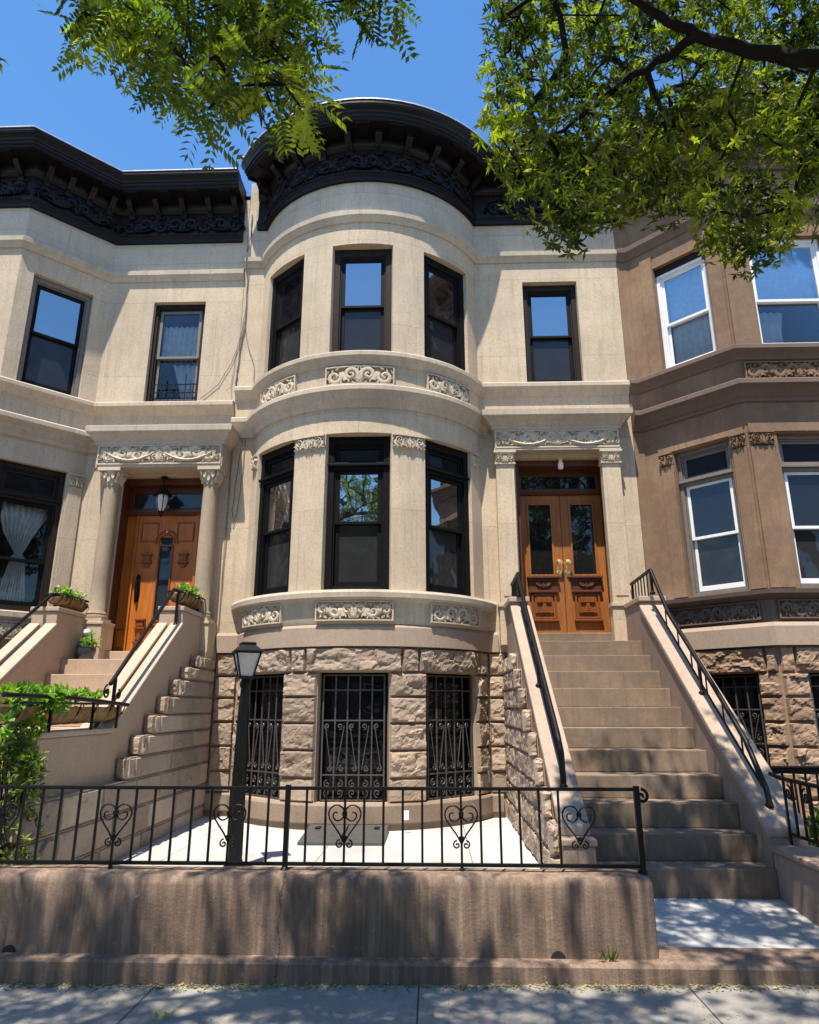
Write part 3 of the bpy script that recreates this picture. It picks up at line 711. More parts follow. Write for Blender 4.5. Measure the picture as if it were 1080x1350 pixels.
def door_leaf(x0, x1, knobside):
    mb = MB(); z0, z1 = 2.572, 4.64; y0, y1 = DOORY-.02, DOORY+.03; st = .135
    gz0, gz1 = 3.42, 4.50
    mb.box(ID, x0, x0+st, y0, y1, z0, z1); mb.box(ID, x1-st, x1, y0, y1, z0, z1); mb.box(ID, x0+st, x1-st, y0, y1, gz1, z1); mb.box(ID, x0+st, x1-st, y0, y1, z0, gz0)
    for k in range(3):
        e = .004*k
    root = mb.build('door', M['wood_right'], house, bevel=.006)
    mb = MB(); frame_boxes(mb, XYZ(), x0+st-.014, x1-st+.014, gz0-.01, gz1+.014, .026, y0-.016, y0-.001); mb.build('glazing_bead', M['wood_right'], root, bevel=.004)
    pane(DF, x0+st-.01, x1-st+.01, .0, gz0, gz1, M['pane_dim'], root)
    # ledge and carved bolection panel below the glass
    c = (x0+x1)/2; mb = MB()
    mb.box(ID, x0+.075, x1-.075, y0-.075, y0-.001, 3.372, 3.402); mb.box(ID, x0+.09, x1-.09, y0-.045, y0-.001, 3.335, 3.371)
    mb.box(ID, x0+.10, x1-.10, y0-.03, y0-.001, 3.20, 3.334); f = Flat((0, y0), (1, y0))
    for sg in (-1, 1):
        mb.drop(f, c, 3.25, pi/2-sg*1.15, .14, .035, .022, .03)
    mb.drop(f, c, 3.225, pi/2, .09, .03, .025, .03)
    mb.box(ID, x0+.09, x1-.09, y0-.05, y0-.001, 3.165, 3.199); mb.build('ledge', M['wood_dark'], root, bevel=.006)
    mb = MB(); frame_boxes(mb, XYZ(), x0+.13, x1-.13, 2.79, 3.15, .028, y0-.03, y0-.001); mb.box(ID, x0+.175, x1-.175, y0-.022, y0-.001, 2.87, 3.12)
    mb.box(ID, x0+.205, x1-.205, y0-.045, y0-.023, 3.02, 3.10); mb.prism([(c-.05, 2.90), (c+.05, 2.90), (c+.02, 3.01), (c-.02, 3.01)], y0-.05, y0-.023, 'y')
    mb.box(ID, c-.075, c+.075, y0-.05, y0-.023, 2.875, 2.90); mb.box(ID, x0+.105, x1-.105, y0-.05, y0-.001, 2.755, 2.785)
    mb.build('raised_panel', M['wood_carved'], root, bevel=.006)
    kx = x1-.06 if knobside > 0 else x0+.06; mb = MB()
    for zz in (3.60, 3.47):
        prof = [(.0, 0), (.03, 0), (.03, .006), (.012, .012), (.012, .035), (.03, .045), (.036, .062), (.028, .08), (.0, .086)]
        k = MB(); k.lathe((0, 0, 0), prof if zz > 3.5 else [(0, 0), (.03, 0), (.03, .012), (.018, .02), (0, .022)], 14)
        mb.add([(kx+v[0]*1.3, y0-v[2]*1.15, zz+v[1]*1.3) for v in k.v], k.f)
    mb.box(ID, kx-.028, kx+.028, y0-.007, y0-.0005, 3.40, 3.66); mb.build('knob', M['brass'], root, smooth=40)
door_leaf(1.302, 1.917, 1); door_leaf(1.923, 2.538, -1)
# ---- cornice, roof
bw = SJ-.12
path_cor = [(-2.84, D)]+arc_main+[(2.997, D)]
cornice(house, path_cor, None, 9.20, M['cornice'], [(BOW, -bw+.1, bw-.1, 10), (FLAT, 1.25, 2.85, 5)], [(BOW, -bw+.05, bw-.05, 7), (FLAT, .95, 2.95, 3)])
body(house, path_main, 21, 10.12, M['brick'])

# ================================================================== left house
Z = -.22
LA, LB_ = (-6.12, 8.67), (-5.19, D)
path_left = [(-10.5, 8.67), LA, LB_, (-3.003, D)]
lf = Flat((0, D), (1, D)); lb = Flat(LA, LB_); lg = Flat((0, 8.67), (1, 8.67)); LL = lb.L
lhouse = thing('row_house', 'cream stone row house with an angled bay, round door columns and an orange oak door', 'house', (-5, D, .0), 'row houses of the terrace')
mb = MB(); lwin = (-4.44, -3.60, 6.09, 7.87); ldoor = (-4.66, -3.24, 2.17, 4.90)
mb.wall(lf, -5.19, -3.003, 2.1, 8.28, [lwin, ldoor], reveal=.3)
wa, wb = LL-1.14, LL-.25
mb.wall(lb, 0, LL, 2.1, 8.28, [(wa, wb, 2.84, 4.92), (wa+.03, wb+.01, 6.09, 7.91)], reveal=.2)
mb.wall(lg, -10.5, -6.12, 2.1, 8.28, [(-7.85, -6.85, 2.84, 4.92), (-7.85, -6.85, 6.09, 7.91), (-9.6, -8.6, 6.09, 7.91), (-9.6, -8.6, 2.84, 4.92)], reveal=.2)
mb.build('wall', M['lime_left'], lhouse)
mb = MB(); mb.wall(lf, -5.19, -3.003, 8.28, 9.8); mb.wall(lb, 0, LL, 8.28, 9.2); mb.wall(lg, -10.5, -6.12, 8.28, 9.2); mb.build('parapet_wall', M['lime_left_ashlar'], lhouse)
mb = MB(); mb.wall(lf, -5.19, -3.003, -.1, 2.1); mb.wall(lb, 0, LL, -.1, 2.1, [(wa, wb, .3, 1.75)], reveal=.2); mb.wall(lg, -10.5, -6.12, -.1, 2.1, [(-7.85, -6.85, .3, 1.75)], reveal=.2)
mb.build('basement_wall', M['rock'], lhouse)
moulding(lhouse, 'base_band', path_left[:3], [(-.03, 2.08), (.06, 2.08), (.06, 2.31), (.03, 2.35), (-.01, 2.36)], M['band'])
moulding(lhouse, 'floor_cornice', path_left[:3]+[(-5.02, D)], [(-.01, 5.26), (.03, 5.27), (.04, 5.33), (.09, 5.38), (.10, 5.42), (.16, 5.46), (.185, 5.48), (.185, 5.54), (.16, 5.56), (-.01, 5.59)], M['lime_trim'])
moulding(lhouse, 'sill_course', path_left, [(-.01, 5.87), (.03, 5.89), (.05, 5.94), (.10, 5.98), (.125, 6.0), (.125, 6.055), (.10, 6.075), (-.01, 6.085)], M['lime_trim'])
moulding(lhouse, 'string_course', path_left, [(-.01, 8.23), (.025, 8.24), (.04, 8.29), (.08, 8.33), (.085, 8.40), (.06, 8.42), (-.01, 8.435)], M['lime_trim'])
moulding(lhouse, 'apron', path_left[:3], [(-.01, 2.40), (.06, 2.42), (.08, 2.70), (.13, 2.74), (.13, 2.81), (-.01, 2.835)], M['lime_trim'])
mb = MB(); scrollwork(mb, lb, wa, wb, 2.45, 2.68, .08, .025); mb.build('carved_panel', M['carved'], lhouse, smooth=45)
mb = MB(); leafcap(mb, lb, wb+.03, LL-.02, 4.72, 4.90, .02, .03); mb.build('carved_capital', M['carved'], lhouse, smooth=45)
for a, b, e in ((wb+.03, LL-.025, 4.71), (.03, wa-.05, 4.9)):
    mb = MB(); mb.box(lb, a, b, .001, .02, 2.84, e); mb.build('pilaster', M['lime_left'], lhouse, bevel=.004)
f = Flat(lb(wa+.003, -.07, 0)[:2], lb(wb-.003, -.07, 0)[:2])
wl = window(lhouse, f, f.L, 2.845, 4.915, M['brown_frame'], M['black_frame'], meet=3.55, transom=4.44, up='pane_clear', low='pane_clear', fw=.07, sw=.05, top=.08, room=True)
def curtain(parent, fr, w, pts, d=-.16, folds=9, amp=.02):
    """pts: [(z, left, right)] from the top down; pleated sheet"""
    n = folds*6; vs = []; fs = []
    for z, a, b in pts:
        for i in range(n+1): vs.append(fr(lerp(a, b, i/n), d+amp*sin(2*pi*folds*i/n), z))
    for j in range(len(pts)-1):
        for i in range(n): fs.append((j*(n+1)+i, j*(n+1)+i+1, (j+1)*(n+1)+i+1, (j+1)*(n+1)+i))
    mb = MB(); mb.add(vs, fs); o = mb.build('curtain', M['curtain'], parent, smooth=60)
    s = o.modifiers.new('thickness', 'SOLIDIFY'); s.thickness = .002; return o
c = f.L/2+.02
curtain(wl, f, f.L, [(4.36, .09, f.L-.08), (4.2, .14, f.L-.14), (3.95, .22, f.L-.26), (3.72, c-.09, c+.07), (3.66, c-.05, c+.05), (3.60, c-.09, c+.09), (3.2, c-.16, c+.15), (2.92, c-.20, c+.18)])
f = Flat(lb(wa+.033, -.07, 0)[:2], lb(wb+.007, -.07, 0)[:2])
window(lhouse, f, f.L, 6.095, 7.905, M['grey_frame'], M['black_frame'], meet=7.0, fw=.06, sw=.055, top=.08)
for x in (-7.85, -9.6):
    f = Flat((x+.003, 8.74), (x+.997, 8.74)); window(lhouse, f, .994, 2.845, 4.915, M['brown_frame'], M['black_frame'], meet=3.55, transom=4.44, fw=.07); window(lhouse, f, .994, 6.095, 7.905, M['brown_frame'], M['black_frame'], meet=7.0)
f = Flat(lb(wa+.003, -.1, 0)[:2], lb(wb-.003, -.1, 0)[:2]); basement_window(lhouse, f, f.L, .302, 1.748)
f = Flat((-7.847, 8.77), (-6.853, 8.77)); basement_window(lhouse, f, f.L, .302, 1.748)
f = Flat((-4.437, D+.08), (-3.603, D+.08))
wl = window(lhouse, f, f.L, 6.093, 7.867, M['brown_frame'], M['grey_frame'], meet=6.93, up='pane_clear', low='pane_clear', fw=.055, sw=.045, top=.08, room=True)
curtain(wl, f, f.L, [(7.55, .10, f.L-.10), (7.45, .10, f.L-.10), (7.0, .10, f.L-.12), (6.93, .10, f.L-.12)], folds=7)
curtain(wl, f, f.L, [(6.88, .3, f.L-.10), (6.5, .42, f.L-.10), (6.16, .5, f.L-.10)], d=-.19, folds=4)
mb = MB()
for z in (6.16, 6.30, 6.44): mb.box(f, .06, f.L-.06, -.009, .004, z, z+.012)
for i in range(6): mb.box(f, .10+i*(f.L-.2)/5-.006, .10+i*(f.L-.2)/5+.006, .0045, .014, 6.12, 6.46 if i not in (1, 4) else 6.62)
mb.build('window_guard', M['iron'], wl)
# left entrance with round columns
def column(parent, x, y, z0, z1, m, mc):
    mb = MB(); r = .115
    mb.box(ID, x-.15, x+.15, y-.15, y+.15, z0, z0+.05)
    mb.lathe((x, y, z0+.05), [(.145, 0), (.15, .02), (.145, .04), (.125, .05), (.135, .07), (.128, .09), (r, .11), (r, .5), (r*.97, 1.2), (r*.9, z1-z0-.10), (r*.9, z1-z0-.09), (r*1.0, z1-z0-.08), (r*.9, z1-z0-.05)], 28)
    root = mb.build('column', m, parent, smooth=35)
    mb = MB(); mb.lathe((x, y, z1), [(r*.9, 0), (.11, .06), (.12, .12), (.15, .17)], 24); a = Arc((x, y), .10)
    mb.box(ID, x-.165, x+.165, y-.165, y+.165, z1+.175, z1+.225)
    for ring, (zz, L, n) in enumerate(((z1+.005, .10, 8), (z1+.05, .12, 8))):
        for k in range(n):
            w = 2*pi*(k+.5*ring)/n*.10; mb.drop(a, w, zz, pi/2, L, .03, .035+.015*ring, .01)
    for sx in (-1, 1):
        for sy in (-1, 1):
            k = MB(); fr = Flat((x, y), (x+sx, y+sy)); k.relief(fr, spiral(.14, z1+.13, .045, 1.4, pi/2, -1, 14), .018, .02, -.01); k.relief(fr, spiral(.14, z1+.13, .045, 1.4, pi/2, -1, 14), .018, -.02, -.01); mb.add(k.v, k.f)
    mb.build('capital', mc, root, smooth=45)
column(lhouse, -4.66, 9.40, 2.70, 4.70, M['lime_left'], M['carved']); column(lhouse, -3.20, 9.40, 2.70, 4.70, M['lime_left'], M['carved'])
for x0, x1 in ((-4.85, -4.48), (-3.38, -3.015)):
    mb = MB()
    mb.box(ID, x0, x1, 9.23, D-.001, 2.165, 2.66); mb.box(ID, x0-.015, x1+(.015 if x0 < -4 else .0), 9.215, D-.001, 2.66, 2.70)
    mb.box(ID, x0+.03 if x0 < -4 else x0+.12, x1-.10 if x0 < -4 else x1-.03, 9.56, D-.001, 2.70, 4.92)
    mb.build('column_pedestal', M['lime_left'], lhouse, bevel=.008)
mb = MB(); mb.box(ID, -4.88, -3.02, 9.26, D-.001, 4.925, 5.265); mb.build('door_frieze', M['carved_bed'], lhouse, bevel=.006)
lfz = Flat((0, 9.26), (1, 9.26))
mb = MB(); swags(mb, lfz, -4.80, -3.10, 4.98, 5.25, .002, 2, .035); scrollwork(mb, lfz, -4.80, -3.10, 5.0, 5.25, .002, .03, False); frame_boxes(mb, lfz, -4.86, -3.04, 4.965, 5.262, .02, 0, .02); mb.build('carved_panel', M['carved'], lhouse, smooth=45)
moulding(lhouse, 'door_hood', [(-4.88, D), (-4.88, 9.26), (-3.02, 9.26), (-3.02, D)], [(-.01, 5.266), (.02, 5.266), (.03, 5.31), (.07, 5.35), (.09, 5.39), (.12, 5.42), (.14, 5.44), (.145, 5.52), (.12, 5.535), (-.05, 5.56)], M['lime_trim'])
mb = MB(); mb.box(ID, -4.87, -3.03, 9.27, D+.01, 5.266, 5.555); mb.build('hood_core', M['lime_trim'], lhouse)
LY = 9.86
mb = MB()
mb.box(ID, -4.655, -4.59, 9.62, 9.93, 2.32, 4.895); mb.box(ID, -3.31, -3.245, 9.62, 9.93, 2.32, 4.895); mb.box(ID, -4.59, -3.31, 9.70, 9.93, 4.80, 4.895)
mb.box(ID, -4.59, -3.31, 9.80, 9.93, 4.36, 4.46); mb.box(ID, -4.59, -3.31, 9.775, 9.80, 4.385, 4.43); mb.box(ID, -4.59, -4.50, 9.84, 9.90, 4.46, 4.80); mb.box(ID, -3.40, -3.31, 9.84, 9.90, 4.46, 4.80); mb.box(ID, -4.50, -3.40, 9.84, 9.90, 4.70, 4.80)
df = mb.build('door_frame', M['wood_dark'], lhouse, bevel=.008)
pane(Flat((0, 9.87), (1, 9.87)), -4.51, -3.39, 0, 4.455, 4.705, M['leaded'], df, 'transom_pane')
mb = MB(); mb.box(ID, -4.655, -3.245, 9.42, 9.95, 2.165, 2.315); mb.build('threshold', M['lstep'], lhouse, bevel=.012)
# sidelight panels
for x0, x1 in ((-4.588, -4.395), (-3.505, -3.312)):
    mb = MB(); mb.box(ID, x0, x1, 9.86, 9.92, 2.32, 4.358); mb.box(ID, x0+.04, x1-.04, 9.835, 9.86, 2.40, 2.60); mb.box(ID, x0+.03, x1-.03, 9.825, 9.86, 2.605, 2.635)
    mb.box(ID, x1-.035 if x0 < -4 else x0, x1 if x0 < -4 else x0+.035, 9.82, 9.86, 2.32, 4.358)
    mb.build('side_panel', M['wood_left'], lhouse, bevel=.006)
mb = MB(); x0, x1 = -4.393, -3.507; cx = (x0+x1)/2; y0 = 9.85
gw = .09
mb.box(ID, x0, cx-gw, y0, y0+.05, 2.32, 4.355); mb.box(ID, cx+gw, x1, y0, y0+.05, 2.32, 4.355); mb.box(ID, cx-gw, cx+gw, y0, y0+.05, 2.32, 2.78); mb.box(ID, cx-gw, cx+gw, y0, y0+.05, 4.02, 4.355)
ld = mb.build('door', M['wood_left'], lhouse)
lfd = Flat((0, y0), (1, y0))
pane(lfd, cx-gw-.005, cx+gw+.005, -.02, 2.77, 4.03, M['leaded'], ld)
mb = MB()
frame_boxes(mb, XYZ(), cx-gw-.02, cx+gw+.02, 2.76, 3.90, .022, y0-.018, y0-.001)
for r in (.12, .165): mb.relief(lfd, [(cx+r*cos(pi*k/14), 3.92+r*1.2*sin(pi*k/14)) for k in range(15)], .014, .02, 0)
mb.box(ID, cx-.14, cx+.14, y0-.04, y0-.001, 2.70, 2.74); mb.box(ID, cx-.12, cx+.12, y0-.025, y0-.001, 2.42, 2.69)
for sg in (-1, 1):
    xx = cx+sg*.27
    for zz in (3.74, 3.62): mb.box(ID, xx-.075, xx+.075, y0-.045, y0-.001, zz, zz+.03)
    mb.box(ID, xx-.055, xx+.055, y0-.03, y0-.001, 3.653, 3.738); mb.prism([(xx-.06, 3.615), (xx+.06, 3.615), (xx+.03, 3.56), (xx-.03, 3.56)], y0-.03, y0-.001, 'y')
    frame_boxes(mb, XYZ(), xx-.13, xx+.13, 3.95, 4.25, .02, y0-.014, y0-.001)
    for zz in (2.78, 2.66, 2.46): mb.box(ID, xx-.075, xx+.075, y0-.045, y0-.001, zz, zz+.028)
    mb.box(ID, xx-.05, xx+.05, y0-.03, y0-.001, 2.70, 2.775); mb.prism([(xx-.06, 2.50), (xx+.06, 2.50), (xx, 2.62)], y0-.03, y0-.001, 'y')
mb.build('raised_panel', M['wood_carved'], ld, bevel=.004)
mb = MB(); kx = x0+.075
mb.lathe((0, 0, 0), [(.0, 0), (.001, 0)], 6); mb = MB()
mb.prism([(kx-.03, 3.05), (kx+.03, 3.05), (kx+.04, 3.2), (kx+.03, 3.42), (kx, 3.47), (kx-.03, 3.42), (kx-.04, 3.2)], y0-.012, y0-.0005, 'y')
mb.tube([(kx, y0-.01, 3.36), (kx, y0-.07, 3.34), (kx, y0-.075, 3.2), (kx, y0-.05, 3.08), (kx, y0-.01, 3.06)], .014, 8); mb.build('handle', M['iron'], ld, smooth=40)
mb = MB(); k = MB(); k.lathe((0, 0, 0), [(0, 0), (.02, 0), (.02, .02), (.012, .03), (0, .032)], 12); mb.add([(cx+v[0], y0-v[2], 4.10+v[1]) for v in k.v], k.f); mb.build('door_viewer', M['brass'], ld, smooth=40)
cornice(lhouse, path_left[:3]+[(-3.075, D)], None, 8.98, M['cornice'], [(lf, -4.95, -3.2, 5), (lb, .15, LL-.2, 4), (lg, -10.2, -6.3, 11)], [(lf, -5.1, -3.08, 3), (lb, .05, LL-.08, 2), (lg, -10.4, -6.2, 6)])
body(lhouse, path_left, 21, 9.88, M['brick'])

# ================================================================== right house
RA, RB = (3.16, D), (4.17, 8.59)
path_right = [(3.003, D), RA, RB, (9.0, 8.59)]
rb = Flat(RA, RB); rg = Flat((0, 8.59), (1, 8.59)); RL = rb.L
rhouse = thing('row_house', 'brownstone row house with an angled bay and white sash windows', 'house', (6, 8.6, .1), 'row houses of the terrace')
mb = MB(); mb.wall(Flat((0, D), (1, D)), 3.003, 3.16, 2.3, 9.4)
R2, R1 = (.41, 1.20, 6.33, 8.10), (.42, 1.20, 3.0, 5.06)
mb.wall(rb, 0, RL, 2.3, 9.4, [R2, R1], reveal=.22)
gx = [(4.56, 5.62), (6.2, 7.26)]
mb.wall(rg, 4.17, 9.0, 2.3, 9.4, [(a, b, 6.33, 8.10) for a, b in gx]+[(a, b, 3.0, 5.06) for a, b in gx], reveal=.22)
mb.build('wall', M['brown'], rhouse)
mb = MB(); mb.wall(Flat((0, D), (1, D)), 3.003, 3.16, .0, 2.3, d=-.02); mb.wall(rb, 0, RL, .0, 2.3, [(.52, 1.16, .85, 1.98)], d=-.02, reveal=.2); mb.wall(rg, 4.17, 9.0, 0, 2.3, [(4.50, 5.30, .85, 1.98)], d=-.02, reveal=.2)
zc = [.0, .28, .56, .85, 1.13, 1.41, 1.70, 1.98]
for j in range(7):
    off = .1*(j % 2)
    if j < 3:
        stones(mb, rb, .01, RL-.02, zc[j], zc[j+1], .05, 3); stones(mb, rg, 4.19, 5.6, zc[j], zc[j+1], .05, 3)
    else:
        stones(mb, rb, .01, .52, zc[j], zc[j+1], .055, 1); stones(mb, rb, 1.16, RL-.015, zc[j], zc[j+1], .055, 1); stones(mb, rg, 4.185, 4.50, zc[j], zc[j+1], .055); stones(mb, rg, 5.30, 5.9, zc[j], zc[j+1], .055)
stones(mb, rb, .01, .38, 1.98, 2.295, .06); stones(mb, rb, .38, 1.28, 1.98, 2.295, .075); stones(mb, rb, 1.28, RL-.015, 1.98, 2.295, .06); stones(mb, rg, 4.185, 4.36, 1.98, 2.295, .06); stones(mb, rg, 4.36, 5.6, 1.98, 2.295, .075)
mb.build('basement_wall', M['brown_rock'], rhouse, vary=True)
PR_ = path_right
moulding(rhouse, 'base_band', PR_, [(-.03, 2.297), (.07, 2.30), (.07, 2.53), (.04, 2.58), (-.01, 2.585)], M['band'])
moulding(rhouse, 'apron', PR_, [(-.01, 2.585), (.02, 2.60), (.02, 2.86), (.08, 2.89), (.14, 2.92), (.15, 2.97), (-.01, 2.995)], M['brown_trim'])
moulding(rhouse, 'floor_cornice', PR_, [(-.01, 5.50), (.03, 5.51), (.04, 5.55), (.09, 5.59), (.11, 5.64), (.16, 5.68), (.20, 5.70), (.20, 5.76), (.17, 5.78), (-.01, 5.80)], M['brown_trim'])
moulding(rhouse, 'sill_course', PR_, [(-.01, 6.11), (.03, 6.13), (.05, 6.17), (.11, 6.21), (.15, 6.24), (.15, 6.295), (.12, 6.315), (-.01, 6.325)], M['brown_trim'])
moulding(rhouse, 'string_course', PR_, [(-.01, 8.42), (.025, 8.44), (.05, 8.50), (.10, 8.55), (.105, 8.63), (.06, 8.65), (-.01, 8.665)], M['brown_trim'])
mb = MB(); scrollwork(mb, rb, .10, RL-.12, 2.62, 2.85, .022, .03); mb.build('carved_panel', M['brown_trim'], rhouse, smooth=45)
mb = MB(); scrollwork(mb, rg, 4.24, 5.9, 2.62, 2.85, .022, .03); mb.build('carved_panel', M['brown_trim'], rhouse, smooth=45)
mb = MB(); scrollwork(mb, rg, 4.26, 5.7, 5.83, 6.09, .012, .035); mb.build('carved_panel', M['brown'], rhouse, smooth=45)
for fr, a, b in ((rb, .22, .41), (rb, 1.23, RL-.01), (rg, 4.19, 4.50), (rg, 5.66, 6.14)):
    for e, g_ in ((3.0, 4.88), (6.33, 8.3)):
        mb = MB(); mb.box(fr, a, b, .001, .03, e, g_); mb.build('pilaster', M['brown'], rhouse, bevel=.005)
    mb = MB(); mb.box(fr, a, b, .001, .03, 4.89, 5.07); leafcap(mb, fr, a, b, 4.89, 5.07, .03, .035); mb.build('carved_capital', M['brown'], rhouse, smooth=45)
mb = MB(); mb.box(rb, .20, RL-.03, .001, .022, 5.08, 5.16); mb.box(rg, 4.20, 8.9, .001, .022, 5.08, 5.2); mb.build('lintel_band', M['brown'], rhouse, bevel=.004)
f = Flat(rb(.413, -.08, 0)[:2], rb(1.197, -.08, 0)[:2])
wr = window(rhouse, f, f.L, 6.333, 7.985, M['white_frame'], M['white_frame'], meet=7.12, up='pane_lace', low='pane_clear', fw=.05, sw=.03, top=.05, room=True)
one('header', M['brown_frame'], wr, (.0, f.L, -.1, .01, 7.988, 8.094), fr=f)
curtain(wr, f, f.L, [(7.9, .09, f.L-.09), (7.1, .09, f.L-.09), (6.40, .09, f.L-.09)], folds=6, amp=.015)
f = Flat(rb(.423, -.08, 0)[:2], rb(1.197, -.08, 0)[:2])
window(rhouse, f, f.L, 3.003, 5.057, M['grey_frame'], M['white_frame'], meet=3.80, transom=4.60, up='pane_dim', low='screen', fw=.05, sw=.04, top=.05)
for a, b in gx:
    f = Flat((a+.003, 8.67), (b-.003, 8.67))
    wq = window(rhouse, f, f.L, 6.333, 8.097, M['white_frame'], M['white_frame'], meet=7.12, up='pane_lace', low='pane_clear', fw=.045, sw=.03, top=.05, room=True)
    curtain(wq, f, f.L, [(7.0, .1, f.L*.45), (6.7, .1, f.L*.4), (6.42, .1, f.L*.4)], folds=4, amp=.015)
    curtain(wq, f, f.L, [(7.95, .09, f.L-.09), (7.16, .09, f.L-.09)], folds=8, amp=.015)
    window(rhouse, f, f.L, 3.003, 5.057, M['grey_frame'], M['white_frame'], meet=3.80, transom=4.60, up='pane_half', low='screen', fw=.05, sw=.04, top=.05)
f = Flat(rb(.523, -.1, 0)[:2], rb(1.157, -.1, 0)[:2]); basement_window(rhouse, f, f.L, .852, 1.978)
f = Flat((4.503, 8.70), (5.297, 8.70)); basement_window(rhouse, f, f.L, .852, 1.978)
cornice(rhouse, path_right, None, 9.25, M['cornice_brown'], [(rb, .3, RL-.25, 3), (rg, 4.35, 8.8, 10)], [(rb, .1, RL-.1, 2), (rg, 4.3, 8.9, 6)])
body(rhouse, path_right, 21, 10.17, M['brick'])
# ================================================================== ground and setting
def sheet(name, x0, x1, y0, y1, zf, m, nx=1, ny=1, kind='structure'):
    mb = MB(); vs = []
    for j in range(ny+1):
        for i in range(nx+1):
            x, y = lerp(x0, x1, i/nx), lerp(y0, y1, j/ny); vs.append((x, y, zf(x, y)))
    mb.add(vs, [(j*(nx+1)+i, j*(nx+1)+i+1, (j+1)*(nx+1)+i+1, (j+1)*(nx+1)+i) for j in range(ny) for i in range(nx)])
    o = mb.build(name, m); o['kind'] = kind; return o
slope = lambda x, y: -.012+.0102*x
sheet('ground', -600, 600, -600, 600, lambda x, y: -.9 if abs(x) > 100 else -.9, M['soil'])
sheet('sidewalk', -40, 40, .3, 4.72, slope, M['sidewalk'], 8, 2)
mb = MB(); mb.add([(x, y, -.012+.0102*x+z) for x in (-40, 40) for y, z in ((.15, -.3), (.15, -.004), (.31, -.004), (.31, -.3))], [(0, 1, 5, 4), (1, 2, 6, 5), (2, 3, 7, 6)]); struct(mb.build('kerb', M['path']))
sheet('road', -40, 40, -9, .17, lambda x, y: slope(x, y)-.14, M['bounce_road'], 4, 2)
sheet('far_sidewalk', -40, 40, -13.5, -9, lambda x, y: slope(x, y)+.01, M['path'], 4, 2)
sheet('yard_paving', -3.06, 1.36, 5.05, 9.75, lambda x, y: .20+(.012 if y > 9 else 0), M['yard'], 2, 2)
sheet('planting_bed', -12, -3.06, 5.05, 9.2, lambda x, y: .17, M['soil'])
sheet('planting_bed', 2.9, 9.5, 5.05, 9.6, lambda x, y: .05, M['soil'])
sheet('entry_path', 1.25, 2.72, 4.99, 6.0, lambda x, y: .10+.085*(y-4.99)/1.0, M['path'], 1, 2)
mb = MB(); mb.prism([(4.70, -.35), (4.70, .085), (4.715, .10), (5.02, .108), (5.02, -.35)], -12, 9.5, 'x'); struct(mb.build('threshold_kerb', M['street_wall']))

# ---- low street walls
WALLP = [(4.80, .102), (4.80, .2), (4.80, .3), (4.80, .4), (4.80, .49), (4.805, .522), (4.825, .545), (4.87, .553), (4.95, .556), (5.06, .548), (5.10, .52), (5.10, .0), (5.0, .0)]
wallt = thing('low_wall', 'long low brown stucco wall carrying the black iron fence along the sidewalk', 'wall', (-3, 4.95, .1))
mb = MB()
# rounded right-hand end
pts = WALLP; xs = [-12, -8]+[-4+.06*i for i in range(89)]+[1.33, 1.355, 1.37]; ins = [0]*91+[.004, .014, .04]
vs = []; L = len(pts)
for x, i_ in zip(xs, ins):
    for (y, z) in pts: w_ = .009*noise.fractal(Vector((x*2.2, z*3, y)), .8, 2, 3); vs.append((x, lerp(y, 4.95, i_/.15)+(w_ if z > .12 and y < 5 else 0), z-(i_*.7 if z > .4 else 0)+(w_*.6 if z > .5 else 0)))
fs = [tuple(range(L)), tuple(reversed(range((len(xs)-1)*L, len(xs)*L)))]
for i in range(len(xs)-1):
    for j in range(L): k = (j+1) % L; fs.append((i*L+j, (i+1)*L+j, (i+1)*L+k, i*L+k))
mb.add(vs, fs); mb.build('wall_body', M['street_wall'], wallt, smooth=40)
for x, z in ((.75, .10), (-2.67, .10)):
    mb = MB(); mb.prism([(x-.045, z+.003), (x+.045, z+.003)]+[(x+.045*cos(a*pi/8), z+.045*sin(a*pi/8)) for a in range(1, 8)], 4.797, 4.83, 'y'); mb.build('drain_hole', M['hole_black'], wallt)
rwall = thing('low_wall', 'low brown stucco wall running out from the foot of the right stoop beside the entry path', 'wall', (2.8, 5.3, .1))
mb = MB(); mb.box(ID, 2.622, 2.93, 4.80, 5.94, .04, .50); mb.build('wall_body', M['cheek'], rwall, bevel=.02)
mb = MB(); mb.box(ID, 2.605, 2.945, 4.785, 5.945, .502, .545); mb.build('coping', M['cheek'], rwall, bevel=.012)
mb = MB(); mb.box(ID, 2.932, 9.5, 4.80, 5.06, .10, .53); mb.build('wall_body', M['cheek'], rwall, bevel=.02)

# ---- stoops
def steps(root, x0, x1, n, ytop, ztop, tread, riser, m, yback):
    for k in range(n):
        z1 = ztop-riser*k; y0 = ytop-tread*k; mb = MB()
        y1 = yback if k == 0 else y0+tread+.02
        e = random.uniform(-.006, .006)
        mb.box(ID, x0+.001, x1-.001, y0+e, y1, z1-riser+.0005 if k < n-1 else z1-riser-.1, z1, 36)
        o = mb.build('step', m, root, bevel=.009)
        for v in o.data.vertices:
            q = Vector((v.co.x*5+k*3, v.co.y*5, v.co.z*5)); f_ = noise.fractal(q, .8, 2, 3)
            if v.co.y < y0+.1: v.co.y += .004*f_; v.co.z += (.004*noise.fractal(q+Vector((9, 3, 1)), .8, 2, 3)-(.012*max(0, noise.noise(q*1.7)-.45))) if v.co.z > z1-.05 else 0
def cheek(root, x0, x1, prof, m, cop, cm, grooves=False):
    mb = MB(); mb.prism(prof, x0, x1, 'x'); mb.build('side_wall', m, root, bevel=.012)
    mb = MB()
    if grooves:
        w = x1-x0
        for a, b in ((x0-.015, x0+.38*w), (x0+.52*w, x1+.015)): mb.prism(cop, a, b, 'x')
    else: mb.prism(cop, x0-.015, x1+.015, 'x')
    mb.build('coping', cm, root, bevel=.012)
